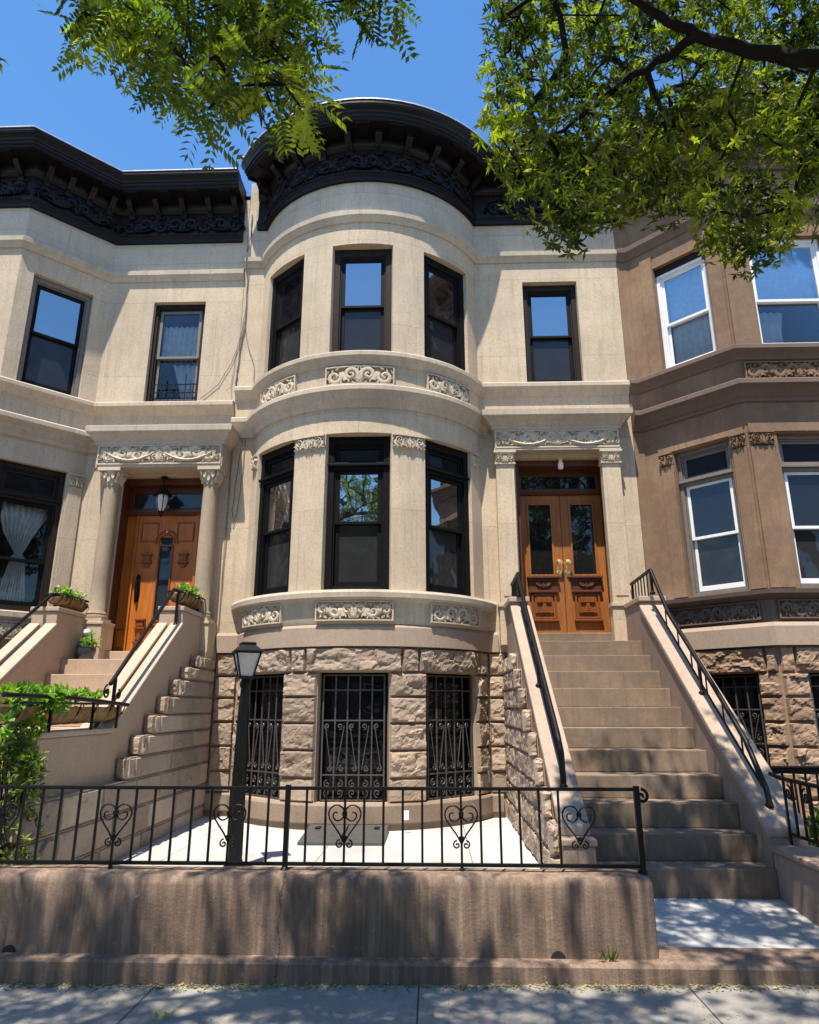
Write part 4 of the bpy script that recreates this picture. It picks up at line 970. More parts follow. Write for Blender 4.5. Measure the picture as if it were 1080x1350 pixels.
stoop = thing('stoop', 'straight brownstone stoop of weathered steps climbing to the double doors', 'stoop', (1.9, 7.5, .2), 'front stoops')
steps(stoop, 1.22, 2.62, 11, 8.79, 2.38, .29, .20, M['step'], 9.60)
prof = [(5.96, .0), (5.96, .60), (8.74, 2.74), (8.74, 2.86), (9.44, 2.86), (9.44, 0)]
cop = [(5.95, .60), (5.95, .67), (8.735, 2.82), (8.735, 2.745)]
cheek(stoop, 1.005, 1.219, prof, M['cheek'], cop, M['coping_brown']); cheek(stoop, 2.621, 2.92, prof, M['cheek'], cop, M['coping_brown'])
for x0, x1 in ((.975, 1.235), (2.607, 2.945)):
    mb = MB(); mb.box(ID, x0, x1, 8.715, 9.44, 2.862, 2.93); mb.build('pedestal_cap', M['coping'], stoop, bevel=.012)
mb = MB(); mb.box(ID, .985, 1.235, 5.80, 5.958, .15, .55); mb.box(ID, .97, 1.25, 5.785, 5.958, .552, .60); mb.build('foot_block', M['cheek'], stoop, bevel=.012)
mb = MB(); sw = Flat((.965, 9.6), (.965, 5.0)); zz = [.2, .45, .68, .90, 1.12, 1.34, 1.56, 1.78, 2.0, 2.2]; yf = [5.95, 5.95, 6.25, 6.6, 6.95, 7.3, 7.6, 7.95, 8.3, 8.6]
for j in range(9):
    y = yf[j]; mb.box(ID, .96, 1.003, y+.02, 9.55, zz[j]+.004, zz[j+1]-.004); s = 9.6-y; q = 0
    fr = Flat((.905, y+.02), (1.004, y+.02)); stones(mb, fr, 0, .099, zz[j], zz[j+1], .08)
    while q < s-.05:
        e = min(s-.02, q+random.uniform(.42, .6))
        stones(mb, sw, q, e, zz[j], zz[j+1], .045); q = e
mb.build('stepped_stonework', M['rock'], stoop, vary=True)

lstoop = thing('stoop', 'tan stone stoop with flower baskets, climbing to the orange oak door', 'stoop', (-4, 7.5, .2), 'front stoops')
steps(lstoop, -4.72, -3.42, 11, 8.75, 2.165, .30, .20, M['lstep'], 9.60)
prof = [(5.60, .0), (5.60, 1.335), (6.88, 1.335), (8.52, 2.535), (8.52, 2.74), (9.225, 2.74), (9.225, 0)]
cop = [(6.86, 1.34), (6.86, 1.385), (8.515, 2.595), (8.515, 2.54)]
cheek(lstoop, -3.419, -3.12, prof, M['cheek_left'], cop, M['coping'], True); cheek(lstoop, -5.05, -4.721, prof, M['cheek_left'], cop, M['coping'], True)
for x0, x1 in ((-3.44, -3.105), (-5.07, -4.70)):
    mb = MB(); mb.box(ID, x0, x1, 8.50, 9.225, 2.742, 2.80); mb.build('pedestal_cap', M['coping'], lstoop, bevel=.012); mb = MB(); mb.box(ID, x0, x1, 5.58, 6.875, 1.337, 1.385); mb.build('pedestal_cap', M['coping'], lstoop, bevel=.012)
mb = MB(); sw = Flat((-3.025, 5.0), (-3.025, 9.6)); zz = [.12, .36, .62, .89, 1.10, 1.30, 1.50, 1.70, 1.90, 2.06, 2.22]; yf = [5.3, 5.3, 5.3, 7.05, 7.32, 7.62, 7.92, 8.25, 8.58, 8.9]
for j in range(10):
    y = yf[j]; mb.box(ID, -3.118, -3.005, y+.01, 9.55, zz[j]+.004, zz[j+1]-.004)
    fr = Flat((-3.118, y+.008), (-2.985, y+.008)); stones(mb, fr, 0, .133, zz[j], zz[j+1], .05)
    stones(mb, sw, y-5.0+.0, y-5.0+(.55 if j < 3 else .17), zz[j], zz[j+1], .055, 1, .012)
    q = y-5.0+(.55 if j < 3 else .17)
    while q < 4.5:
        e = min(4.55, q+random.uniform(.6, 1.0)); stones(mb, sw, q, e, zz[j], zz[j+1], .02, 1, .03); q = e
mb.build('stepped_stonework', M['rock'], lstoop, vary=True)
mb = MB(); mb.box(ID, -3.20, -3.02, 9.21, 9.58, .15, 2.30); mb.build('side_wall', M['cheek_left'], lstoop, bevel=.01)

# ---- hand rails
def handrail(label, x, pts, posts, r=.02, lower=None, bars=None, scroll=None, group='stoop handrails'):
    t = thing('handrail', label, 'handrail', (x, pts[-1][0], 1), group)
    mb = MB(); mb.tube([(x, y, z) for y, z in pts], r, 10); mb.build('rail', M['iron'], t, smooth=40)
    if lower:
        mb = MB(); mb.tube([(x, y, z) for y, z in lower], .012, 6); mb.build('lower_rail', M['iron'], t, smooth=40)
    for y, z0, z1 in posts:
        mb = MB(); mb.box(ID, x-.014, x+.014, y-.014, y+.014, z0, z1); mb.lathe((x, y, z0), [(.035, -.01), (.035, .012), (.018, .03)], 10); mb.build('post', M['iron'], t, smooth=30)
    for y, z0, z1 in bars or []:
        mb = MB(); mb.tube([(x, y, z0), (x, y, z1)], .0085, 6); mb.build('baluster', M['iron'], t)
    if scroll:
        for (y, z, R, a, sg) in scroll: mb = MB(); mb.tube([(x, q, w) for q, w in spiral(y, z, R, 1.5, a, sg, 24)], .010, 6); mb.build('scroll', M['iron'], t, smooth=40)
    return t
ch = lambda y: .67+(y-5.95)*(2.82-.67)/(8.735-5.95)
bl = lambda up0, up1, ys: [(y, ch(y)+up0-.02, ch(y)+up1) for y in ys]
handrail('black iron handrail with short bars on the stoop coping nearest the brownstone house', 2.73, [(9.42, 3.20), (8.55, 3.23), (8.05, 2.62), (6.95, 1.75), (6.42, 1.30), (6.14, .93), (6.10, .80)],
         [(8.55, 2.93, 3.22), (9.38, 2.93, 3.19), (6.13, .80, .92), (7.3, ch(7.3), ch(7.3)+.30)], .024, [(8.5, ch(8.5)+.13), (6.2, ch(6.2)+.08)],
         [(8.72+.13*i, 2.93, 3.22-.005*i) for i in range(5)]+bl(.1, .30, [8.15-.33*i for i in range(6)]))
handrail('black iron handrail on the stoop coping beside the round bow front', 1.10, [(9.40, 3.20), (8.70, 3.22), (8.15, 2.70), (6.45, 1.36), (6.30, 1.20), (6.28, .93)],
         [(8.70, 2.93, 3.21), (9.36, 2.93, 3.19), (6.28, .93, 1.0), (7.4, ch(7.4), ch(7.4)+.30)], .026, [(8.6, ch(8.6)+.12), (6.35, ch(6.35)+.12)],
         [(8.82+.12*i, 2.93, 3.21) for i in range(5)]+bl(.1, .28, [8.1-.33*i for i in range(6)]))
handrail('black pipe handrail with a scrolled end, rising above the flower basket at the tan stoop', -3.2, [(9.30, 2.985), (8.36, 2.985), (6.92, 1.80)],
         [(8.5, 2.56, 2.96), (7.02, 1.56, 1.86), (9.25, 2.77, 2.98)], .022, None, None, [(6.86, 1.72, .07, pi/2, 1), (7.12, 1.70, .05, pi/2, -1)])
handrail('black pipe handrail along the far side of the tan stoop, below the bay window', -4.9, [(9.42, 2.985), (8.66, 2.985), (7.0, 1.80)],
         [(8.75, 2.77, 2.96), (7.7, 2.08, 2.28), (9.38, 2.77, 2.98)], .022, None, None, [(6.95, 1.72, .07, pi/2, 1)])

# ---- fences
def heart(mb, fr, c, z0, z1, hw, r):
    H = z1-z0
    for sg in (-1, 1):
        zc_ = z0+.74*H; R_ = hw/2
        side = [(c, z0), (c+sg*hw*.30, z0+.24*H), (c+sg*hw*.66, z0+.45*H), (c+sg*hw*.93, z0+.62*H)]
        lob = [(c+sg*(R_+R_*k*cos(a)), zc_+R_*1.05*k*sin(a)) for a, k in [(i*pi/9, 1.0 if i < 9 else max(.16, 1-.058*(i-8))) for i in range(0, 25)]]
        mb.tube([fr(x, 0, z) for x, z in side+lob], r, 6)
        mb.tube([fr(x, 0, z) for x, z in spiral(c+sg*.030, z0-.005, .028, 1.3, pi/2, -sg, 14)], r, 6)
        continue
        pts = [(c, z0+.02), (c+sg*hw*.42, z0+.32*H), (c+sg*hw*.85, z0+.62*H), (c+sg*hw, z0+.80*H), (c+sg*hw*.86, z0+.95*H), (c+sg*hw*.55, z1)]
        pts += [(c+sg*(hw*.50+q*hw*.40*cos(a)), z0+.78*H+q*.22*H*sin(a)) for a, q in [(pi/2-.5, .95), (pi/2-1.2+pi, .0)][:1]]
        pts += [(c+sg*(hw*.48-hw*.40*k*sin(a)), z0+.80*H+.19*H*k*cos(a)) for a, k in [(0.5+.62*i, 1-.09*i) for i in range(9)]]
        mb.tube([fr(x, 0, z) for x, z in pts], r, 6)
        mb.tube([fr(x, 0, z) for x, z in spiral(c+sg*.032, z0+.0, .030, 1.2, pi/2, -sg, 14)], r, 6)
    mb.box(fr, c-.016, c+.016, -.013, .013, z0+.02, z0+.045); mb.box(fr, c-.016, c+.016, -.013, .013, z1-.07, z1-.045)
fence = thing('iron_fence', 'black iron fence with heart scrolls on the long low street wall', 'fence', (-1, 4.93, .55), 'iron fences')
FF = Flat((0, 4.93), (1, 4.93)); ZT, ZB = 1.055, .592
def bar_mesh(name, r, h):
    mb = MB(); mb.box(ID, -r, r, -r, r, 0, h); o = mb.build(name, M['iron'], None, bevel=.002); return o
mb = MB(); mb.box(FF, -12, 1.36, -.013, .013, ZT-.012, ZT+.010); mb.build('top_rail', M['iron'], fence, bevel=.004)
mb = MB(); mb.tube([(x, 4.93, z) for x, z in spiral(1.372, ZT-.045, .046, 1.35, pi/2, -1, 26)], .011, 8); mb.build('scroll_end', M['iron'], fence, smooth=40)
mb = MB(); mb.box(FF, -12, 1.33, -.012, .012, ZB-.012, ZB+.010); mb.build('bottom_rail', M['iron'], fence, bevel=.003)
loc0 = Vector(fence.location); first = None; BS = .1288
for k in range(-43, 24):
    x = -2.14+BS*k
    if x > 1.3: break
    r6 = k % 6
    if k % 18 == 9 or abs(x-1.34) < .06: continue
    if first is None:
        first = bar_mesh('baluster', .0076, ZT-ZB-.016); first.parent = fence; b_ = first
        first.location = Vector((x, 4.93, ZB+.005))-loc0
    else: b_ = link_copy(first, fence, Vector((x, 4.93, ZB+.005))-loc0, (0, 0, random.uniform(-.06, .06)))
mb = MB(); fr0 = XYZ(); heart(mb, Flat((0, 0), (1, 0)), 0, .715-ZB, .955-ZB, .108, .0058)
h0 = mb.build('heart_scroll', M['iron'], fence, smooth=40); f0 = True
for k in range(-5, 5):
    x = -2.14+BS*6*k
    if x > 1.3: continue
    if f0: h0.location = Vector((x, 4.93, ZB))-loc0; f0 = False
    else: link_copy(h0, fence, Vector((x, 4.93, ZB))-loc0)
p0 = None
for k in range(-4, 3):
    for x, rr, top in ((-2.14+BS*18*k, .010, ZB), (-2.14+BS*(18*k+9), .0165, ZT+.02)):
        if x > 1.2 or x < -11.5: continue
        mb = MB(); mb.box(ID, x-rr, x+rr, 4.93-rr, 4.93+rr, .545, top); mb.lathe((x, 4.93, .545), [(rr*1.9, 0), (rr*1.9, .012), (rr*1.2, .03)], 10); mb.build('post', M['iron'], fence, bevel=.002)
mb = MB(); mb.box(ID, 1.322, 1.358, 4.912, 4.948, .54, ZT+.02); mb.lathe((1.34, 4.93, .545), [(.034, 0), (.034, .012), (.02, .03)], 10); mb.build('post', M['iron'], fence, bevel=.002)

rf = thing('iron_fence', 'short black iron fence with scrolled top on the low wall beside the entry path', 'fence', (2.78, 5.4, .55), 'iron fences')
mb = MB(); mb.tube([(2.78, y, z) for y, z in ((4.86, 1.02), (6.0, 1.03), (6.15, 1.05))], .016, 8); mb.build('top_rail', M['iron'], rf, smooth=40)
mb = MB(); mb.tube([(2.78, 4.86, .63), (2.78, 6.0, .63)], .012, 8); mb.build('bottom_rail', M['iron'], rf, smooth=40)
for i in range(9):
    y = 4.9+.13*i; mb = MB(); mb.box(ID, 2.772, 2.788, y-.008, y+.008, .545 if i % 4 == 0 else .63, 1.02); mb.build('baluster', M['iron'], rf)
for i in range(4): mb = MB(); mb.tube([(2.78, q, w) for q, w in spiral(5.1+.26*i, .93, .06, 1.4, pi/2, 1 if i % 2 else -1, 18)], .008, 6); mb.build('scroll', M['iron'], rf, smooth=40)
af = thing('iron_railing', 'low black iron railing around the sunken area below the brownstone bay', 'railing', (4, 7.9, .1))
mb = MB(); mb.box(ID, 2.95, 6.0, 7.88, 7.93, .90, .955); mb.box(ID, 2.95, 6.0, 7.86, 7.95, .957, .975); mb.build('top_rail', M['iron'], af, bevel=.004)
mb = MB(); mb.box(ID, 2.95, 6.0, 7.895, 7.915, .20, .225); mb.build('bottom_rail', M['iron'], af)
for i in range(26): mb = MB(); x = 2.98+.12*i; mb.box(ID, x-.009, x+.009, 7.896, 7.914, .05, .90); mb.build('baluster', M['iron'], af)
# ================================================================== small things
def leaf_tris(mb, p, d, nrm, L, W, tone, fold=.25):
    d = d.normalized(); sd_ = d.cross(nrm)
    if sd_.length < 1e-5: sd_ = d.orthogonal()
    sd_.normalize(); up = sd_.cross(d); m = p+d*(L*.45)
    a = m+sd_*(W/2)+up*(fold*W*.5); b = m-sd_*(W/2)+up*(fold*W*.5); t = p+d*L-up*(.12*L)
    mb.add([p, a, t, b], [(0, 1, 2), (0, 2, 3)], None, tone)
def rv(): return Vector((random.gauss(0, 1), random.gauss(0, 1), random.gauss(0, 1))).normalized()
def bushy(mb, c, rad, n, L, W, up=.4, tone0=.5):
    """leaf tufts spread through a rough ellipsoid"""
    for i in range(n):
        v = rv(); q = random.random()**.45
        p = Vector(c)+Vector((v.x*rad[0], v.y*rad[1], v.z*rad[2]))*q; tn = min(1, max(0, tone0+random.gauss(0, .25)))
        for k in range(random.randint(4, 6)):
            d = (v*.5+rv()*.8+Vector((0, 0, up))).normalized(); leaf_tris(mb, p+rv()*L*.2, d, (Vector((0, 0, 1))+rv()*.5).normalized(), L*random.uniform(.7, 1.2), W, tn+random.uniform(-.12, .12))
def basket(label, x, y0, y1, zt, r, plants, flowers=0, spill=0.):
    t = thing('flower_basket', label, 'flower basket', (x, (y0+y1)/2, zt-r), 'flower baskets on the tan stoop')
    mb = MB(); n = 30; m = 10; vs = []; fs = []
    for i in range(n+1):
        y = lerp(y0, y1, i/n)
        for k in range(m+1):
            a = pi+pi*k/m; rr = r*(1+.10*noise.noise(Vector((y*9, k*.6, x*5))))*(1 if 0 < i < n else .82)
            vs.append((x+rr*cos(a), y, zt-.03+rr*1.15*sin(a)+.012*noise.noise(Vector((y*22, k, 3)))))
    for i in range(n):
        for k in range(m): fs.append((i*(m+1)+k, (i+1)*(m+1)+k, (i+1)*(m+1)+k+1, i*(m+1)+k+1))
    fs.append(tuple(range(m+1))); fs.append(tuple(reversed([n*(m+1)+k for k in range(m+1)])))
    fs.append((0, m, n*(m+1)+m, n*(m+1))); mb.add(vs, fs); mb.build('liner', M['coco'], t, smooth=60)
    mb = MB(); q = r*1.1
    mb.tube([(x-q, y0, zt), (x-q, y1, zt), (x+q, y1, zt), (x+q, y0, zt), (x-q, y0, zt)], .010, 6)
    for i in range(7):
        y = lerp(y0+.01, y1-.01, i/6); mb.tube([(x+q*cos(pi+pi*k/10), y, zt+q*1.2*sin(pi+pi*k/10)) for k in range(11)], .006, 5)
    mb.build('wire_frame', M['iron'], t, smooth=40)
    mb = MB()
    for i in range(plants):
        y = lerp(y0+.05, y1-.05-(.75 if spill else 0), (i+.5)/plants)+random.uniform(-.03, .03)
        bushy(mb, (x+random.uniform(-.04, .04), y, zt+.035), (.08, .09, .06+spill*.5), 9, .075, .036, .5, .5)
    if spill:
        for y in (y1-.62, y1-.40, y1-.18): bushy(mb, (x+random.uniform(-.05, .02), y, zt+.05), (.06, .08, .05), 7, .075, .036, .6, .55)
        for i in range(7): bushy(mb, (x+random.uniform(.05, .17), lerp(y0-.2, y0+.28*(y1-y0), random.random()), zt-random.uniform(-.05, .17)), (.07, .10, .08), 8, .08, .05, .1, .5)
    mb.build('plants', M['hosta'], t, tone=True)
    if flowers:
        mb = MB()
        for i in range(flowers): bushy(mb, (x+random.uniform(-.1, .1), random.uniform(y0, y1), zt+random.uniform(.02, .12)), (.02, .02, .02), 3, .03, .025, .3, .6)
        mb.build('blossoms', M['flower'], t, tone=True)
    return t
basket('coco lined iron basket of green leaves on the top pedestal, right of the oak door', -3.24, 8.55, 9.36, 3.0, .105, 6, 10)
basket('coco lined basket with pale blossoms on the top pedestal, left of the oak door', -4.88, 8.68, 9.40, 2.99, .10, 5, 26)
basket('longest flower basket, overflowing with bright green leaves on the lower stoop ledge', -3.22, 5.25, 7.05, 1.61, .125, 10, 0, .06)
lr = thing('basket_rail', 'black iron bar running level in front of the overflowing lower flower basket', 'rail', (-3.05, 6, 1.4))
mb = MB(); mb.tube([(-3.03, 6.98, 1.60), (-3.04, 6.5, 1.625), (-3.05, 5.9, 1.655), (-3.05, 4.95, 1.665)], .019, 8); mb.build('bar', M['iron'], lr, smooth=40)
for y in (5.6, 6.3, 6.8): mb = MB(); mb.box(ID, -3.055, -3.035, y-.01, y+.01, 1.385, 1.63); mb.build('bracket', M['iron'], lr)

sh = thing('shrub', 'yellow green shrub growing behind the fence at the foot of the tan stoop', 'shrub', (-3.15, 5.3, .2))
mb = MB()
for i in range(9):
    a = random.uniform(0, 6.28); mb.tube([(-3.1, 5.32, .17), (-3.1+.08*cos(a), 5.32+.06*sin(a), .6), (-3.14+.10*cos(a), 5.34+.10*sin(a), 1.2)], [.014, .010, .004], 5)
mb.build('stems', M['bark'], sh)
mb = MB()
for c, r, n in (((-3.16, 5.34, 1.28), (.19, .2, .18), 110), ((-3.03, 5.32, 1.02), (.17, .2, .2), 100), ((-3.12, 5.3, .72), (.26, .22, .28), 130), ((-2.98, 5.3, .45), (.16, .15, .22), 60), ((-3.35, 5.4, 1.2), (.25, .25, .35), 90), ((-2.97, 5.28, 1.15), (.09, .12, .12), 36)): bushy(mb, c, r, n, .058, .022, .45, .5)
mb.build('foliage', M['shrub'], sh, tone=True)
sh = thing('shrub', 'dark leafy shrub in the shade behind the short fence by the brownstone house', 'shrub', (3.6, 6.4, .05))
mb = MB()
for i in range(7): a = i*.9; mb.tube([(3.6, 6.5, .05), (3.6+.3*cos(a), 6.5+.4*sin(a), .6)], [.014, .005], 5)
mb.build('stems', M['bark'], sh)
mb = MB()
for i in range(14): bushy(mb, (random.uniform(3.1, 4.4), random.uniform(5.6, 7.5), random.uniform(.15, .62)), (.22, .25, .18), 55, .06, .03, .4, .35)
mb.build('foliage', M['shrub'], sh, tone=True)

# lamp post
LX, LY_ = -1.765, 6.6
lamp = thing('lamp_post', 'black lamp post with a four sided lantern standing in the paved front yard', 'lamp post', (LX, LY_, .2))
mb = MB(); mb.lathe((LX, LY_, .2), [(.095, 0), (.095, .03), (.08, .05), (.068, .10), (.065, .45), (.058, .9), (.045, 1.45), (.038, 1.55), (.052, 1.57), (.052, 1.60), (.04, 1.62), (.045, 1.66)], 16)
for i in range(12):
    a = 2*pi*i/12; mb.tube([(LX+.066*cos(a), LY_+.066*sin(a), .32), (LX+.057*cos(a), LY_+.057*sin(a), 1.1), (LX+.045*cos(a), LY_+.045*sin(a), 1.6)], .006, 4)
mb.build('post', M['iron'], lamp, smooth=40)
A = radians(24)
def sq(r, z): return [(LX+r*sqrt(2)*cos(A+pi/4+pi/2*k), LY_+r*sqrt(2)*sin(A+pi/4+pi/2*k), z) for k in range(4)]
b0, b1 = sq(.062, 1.86), sq(.112, 2.075)
mb = MB()
mb.add(sq(.068, 1.835)+sq(.068, 1.858), [(3, 2, 1, 0), (4, 5, 6, 7)]+[(k, (k+1) % 4, 4+(k+1) % 4, 4+k) for k in range(4)])
for k in range(4): mb.tube([b0[k], b1[k]], .0095, 4); mb.tube([b1[k], b1[(k+1) % 4]], .009, 4)
v = sq(.128, 2.077)+sq(.128, 2.092)+sq(.070, 2.145)+sq(.072, 2.165)+sq(.060, 2.175)
mb.add(v, [(3, 2, 1, 0), (16, 17, 18, 19)]+[(4*j+k, 4*j+(k+1) % 4, 4*j+4+(k+1) % 4, 4*j+4+k) for j in range(4) for k in range(4)])
mb.build('lantern_cage', M['iron'], lamp)
for k in range(4):
    a, b, c, d = Vector(b0[k]), Vector(b0[(k+1) % 4]), Vector(b1[(k+1) % 4]), Vector(b1[k]); ctr = Vector((LX, LY_, 1.97))
    mb = MB(); q = [p+(Vector((ctr.x, ctr.y, p.z))-p)*.06 for p in (a, b, c, d)]; q2 = [p+(Vector((ctr.x, ctr.y, p.z))-p)*.04 for p in q]
    mb.add(q+q2, [(0, 1, 2, 3), (7, 6, 5, 4)]+[(i, (i+1) % 4, 4+(i+1) % 4, 4+i) for i in range(4)]); mb.build('lantern_pane', M['lantern_glass'], lamp)

# hanging lantern, porch lamp
hx, hy = -3.99, 9.62
hl = thing('hanging_lantern', 'black domed lantern hanging over the orange oak door', 'lantern', (hx, hy, 4.3))
mb = MB(); mb.lathe((hx, hy, 0), [(.05, 4.893), (.05, 4.875), (.012, 4.86), (.010, 4.74), (.03, 4.73), (.05, 4.70), (.12, 4.64), (.135, 4.60), (.125, 4.595), (.09, 4.60), (.02, 4.60)], 20); mb.build('hood', M['iron'], hl, smooth=40)
mb = MB(); mb.lathe((hx, hy, 0), [(.085, 4.597), (.088, 4.52), (.07, 4.42), (.04, 4.36), (.02, 4.355)], 16); mb.build('globe', M['lantern_glass'], hl, smooth=40)
mb = MB()
for k in range(6): a = k*pi/3; mb.tube([(hx+.092*cos(a), hy+.092*sin(a), 4.6), (hx+.093*cos(a), hy+.093*sin(a), 4.52), (hx+.074*cos(a), hy+.074*sin(a), 4.42), (hx+.03*cos(a), hy+.03*sin(a), 4.345)], .007, 5)
mb.lathe((hx, hy, 0), [(.04, 4.36), (.045, 4.345), (.02, 4.32), (.012, 4.29), (.018, 4.275), (.0, 4.26)], 12); mb.build('cage', M['iron'], hl, smooth=40)
px, py = 1.92, 9.66
pl = thing('porch_lamp', 'small white glass jar lamp under the lintel of the double doors', 'lamp', (px, py, 5))
mb = MB(); mb.lathe((px, py, 0), [(.05, 5.118), (.05, 5.10), (.035, 5.09), (.035, 5.07)], 16); mb.build('base', M['brass'], pl, smooth=40)
mb = MB(); mb.lathe((px, py, 0), [(.034, 5.069), (.042, 5.04), (.042, 4.99), (.03, 4.965), (.0, 4.96)], 16); mb.build('globe', M['porcelain'], pl, smooth=40)

# potted plants and figure on the left landing
def pot(label, x, y, z, r, seed):
    t = thing('potted_plant', label, 'potted plant', (x, y, z)); mb = MB()
    mb.lathe((x, y, z), [(.6*r, 0), (.8*r, .3*r), (r, r), (.95*r, 1.4*r), (1.02*r, 1.5*r), (.9*r, 1.5*r), (.85*r, 1.35*r), (0, 1.35*r)], 20); mb.build('pot', M['pot'], t, smooth=40)
    mb = MB(); bushy(mb, (x, y, z+1.9*r), (r*1.0, r*1.0, r*.8), 26, .09, .022, .6, .55); mb.build('plants', M['hosta'], t, tone=True)
pot('spiky green plant in a dark glazed pot on the tan stoop landing', -4.52, 8.98, 2.166, .115, 1)
pot('small green plant in a dark pot at the right foot of the oak door', -3.50, 9.08, 2.166, .085, 2)
gx_, gy_ = -4.63, 9.14
g = thing('garden_figure', 'small pale headed garden figure behind the pot on the tan stoop landing', 'figure', (gx_, gy_, 2.17))
mb = MB(); mb.lathe((gx_, gy_, 2.166), [(.07, 0), (.075, .03), (.06, .06), (.065, .14), (.05, .22), (.055, .27), (.03, .31), (.025, .33)], 14, 1, .8)
for sg in (-1, 1): mb.tube([(gx_+sg*.05, gy_, 2.43), (gx_+sg*.075, gy_-.02, 2.37), (gx_+sg*.03, gy_-.06, 2.34)], [.018, .016, .012], 7)
mb.build('body', M['statue'], g, smooth=50)
mb = MB(); mb.lathe((gx_, gy_, 2.49), [(.0, 0), (.025, .005), (.04, .03), (.043, .055), (.035, .085), (.0, .10)], 14); mb.build('head', M['porcelain'], g, smooth=60)

# cellar hatch, notice, cables
ht = thing('cellar_hatch', 'flat grey metal cellar hatch at the foot of the round bow front', 'hatch', (-.97, 8.1, .2))
mb = MB(); mb.prism([(7.73, .196), (7.73, .235), (8.52, .285), (8.52, .196)], -1.42, -.52, 'x'); mb.build('lid', M['slate'], ht, bevel=.006)
mb = MB(); mb.box(ID, -.975, -.965, 7.735, 8.5, .262, .290)
for x in (-1.3, -.64): mb.box(ID, x-.03, x+.03, 8.28, 8.40, .272, .284)
mb.build('hinge_bar', M['iron'], ht)
mb = MB(); pf = Flat((-.36, 8.405), (-.285, 8.425)); mb.box(pf, 0, .075, 0, .003, .35, .45); o = mb.build('notice', M['paper']); tag(o, 'small white paper notice stuck on the base of the round bow front', 'notice')
def cable(label, pts, r=.008):
    P = []
    for i in range(len(pts)-1):
        a, b = Vector(pts[i]), Vector(pts[i+1])
        for k in range(4): P.append(a.lerp(b, k/4)+Vector((.006*sin(i*3+k*2.1), 0, 0)))
    P.append(Vector(pts[-1])); mb = MB(); mb.tube(P, r, 6); o = mb.build('cable', M['cable'], None, smooth=50); tag(o, label, 'cable', 'cables between the two cream houses')
y = D-.02
cable('thick bundled cable dropping from the black cornice between the two cream houses', [(-2.95, y, 9.5), (-2.94, y, 9.1), (-2.965, y-.1, 8.6), (-2.94, y, 8.2), (-2.93, y, 7.4), (-2.97, y, 7.1), (-3.0, y, 6.6), (-3.01, y, 6.34)], .0095)
cable('thin cable sagging toward the lace curtained upstairs window', [(-2.94, y, 7.75), (-2.98, y, 7.2), (-3.10, y, 6.75), (-3.28, y, 6.38), (-3.55, y, 6.14)], .0045)
cable('thin cable slanting from the bundle to the ledge of the round bow front', [(-2.93, y, 7.4), (-2.86, y, 7.05), (-2.74, y, 6.7), (-2.72, y, 6.34)], .0045)
cable('thin cable forking down to the carved ledge beside the bundle', [(-2.94, y, 7.5), (-3.03, y, 7.0), (-3.08, y, 6.34), (-3.1, y-.15, 6.2)], .004)
cable('thin cable hanging in a long loop below the middle ledge of the cream houses', [(-2.80, y, 5.48), (-2.80, y, 5.0), (-2.85, y, 4.3), (-2.89, y, 4.12), (-2.92, y, 4.35), (-2.88, y, 5.0), (-2.84, y, 5.48)], .005)
cable('thin cable running straight down the pilaster to the rough stone base', [(-2.98, y, 5.47), (-2.975, y, 4.4), (-2.985, y, 3.4), (-2.99, y, 2.6)], .005)
# weeds and litter
wd = thing('weed', 'small weed sprouting from the joint at the foot of the low street wall', 'weed', (1.06, 4.74, .1)); mb = MB()
for i in range(16):
    a = random.uniform(0, 6.28); d = Vector((.6*cos(a), -.3+.3*sin(a), 1)); leaf_tris(mb, Vector((1.06+random.gauss(0, .03), 4.765, .10)), d, rv(), random.uniform(.04, .11), .012, random.random())
mb.build('leaves', M['shrub'], wd, tone=True)
mb = MB()
for i in range(1500):
    x = random.uniform(-3.4, 2.8); yy = 4.695-abs(random.gauss(0, .045)); leaf_tris(mb, Vector((x, yy, slope(x, 0)+.006)), Vector((random.gauss(0, 1), random.gauss(0, 1), .1)), Vector((0, 0, 1)), random.uniform(.012, .03), random.uniform(.008, .018), random.random())
for i in range(420):
    x = random.uniform(-3, 2.6); yy = random.uniform(3.6, 4.7); leaf_tris(mb, Vector((x, yy, slope(x, 0)+.006)), Vector((random.gauss(0, 1), random.gauss(0, 1), .1)), Vector((0, 0, 1)), random.uniform(.008, .02), .009, random.random())
for i in range(60):
    x = random.uniform(1.4, 2.6); yy = random.uniform(5.0, 5.9); leaf_tris(mb, Vector((x, yy, .108+.085*(yy-4.99))), Vector((random.gauss(0, 1), random.gauss(0, 1), .1)), Vector((0, 0, 1)), random.uniform(.01, .02), .009, random.random())
o = mb.build('leaf_litter', M['dry'], tone=True); o['kind'] = 'stuff'
sp = thing('fallen_sprig', 'fallen yellow green leaf sprig lying on the sidewalk', 'leaf', (-1.47, 4.22, 0)); mb = MB()
for i in range(9): leaf_tris(mb, Vector((-1.47+.012*i-.05, 4.22+.02*sin(i), slope(-1.47, 0)+.012)), Vector((random.gauss(0, .6), random.gauss(0, .6), .3)), Vector((0, 0, 1)), .045, .02, .95)
mb.build('leaves', M['hosta'], sp, tone=True)
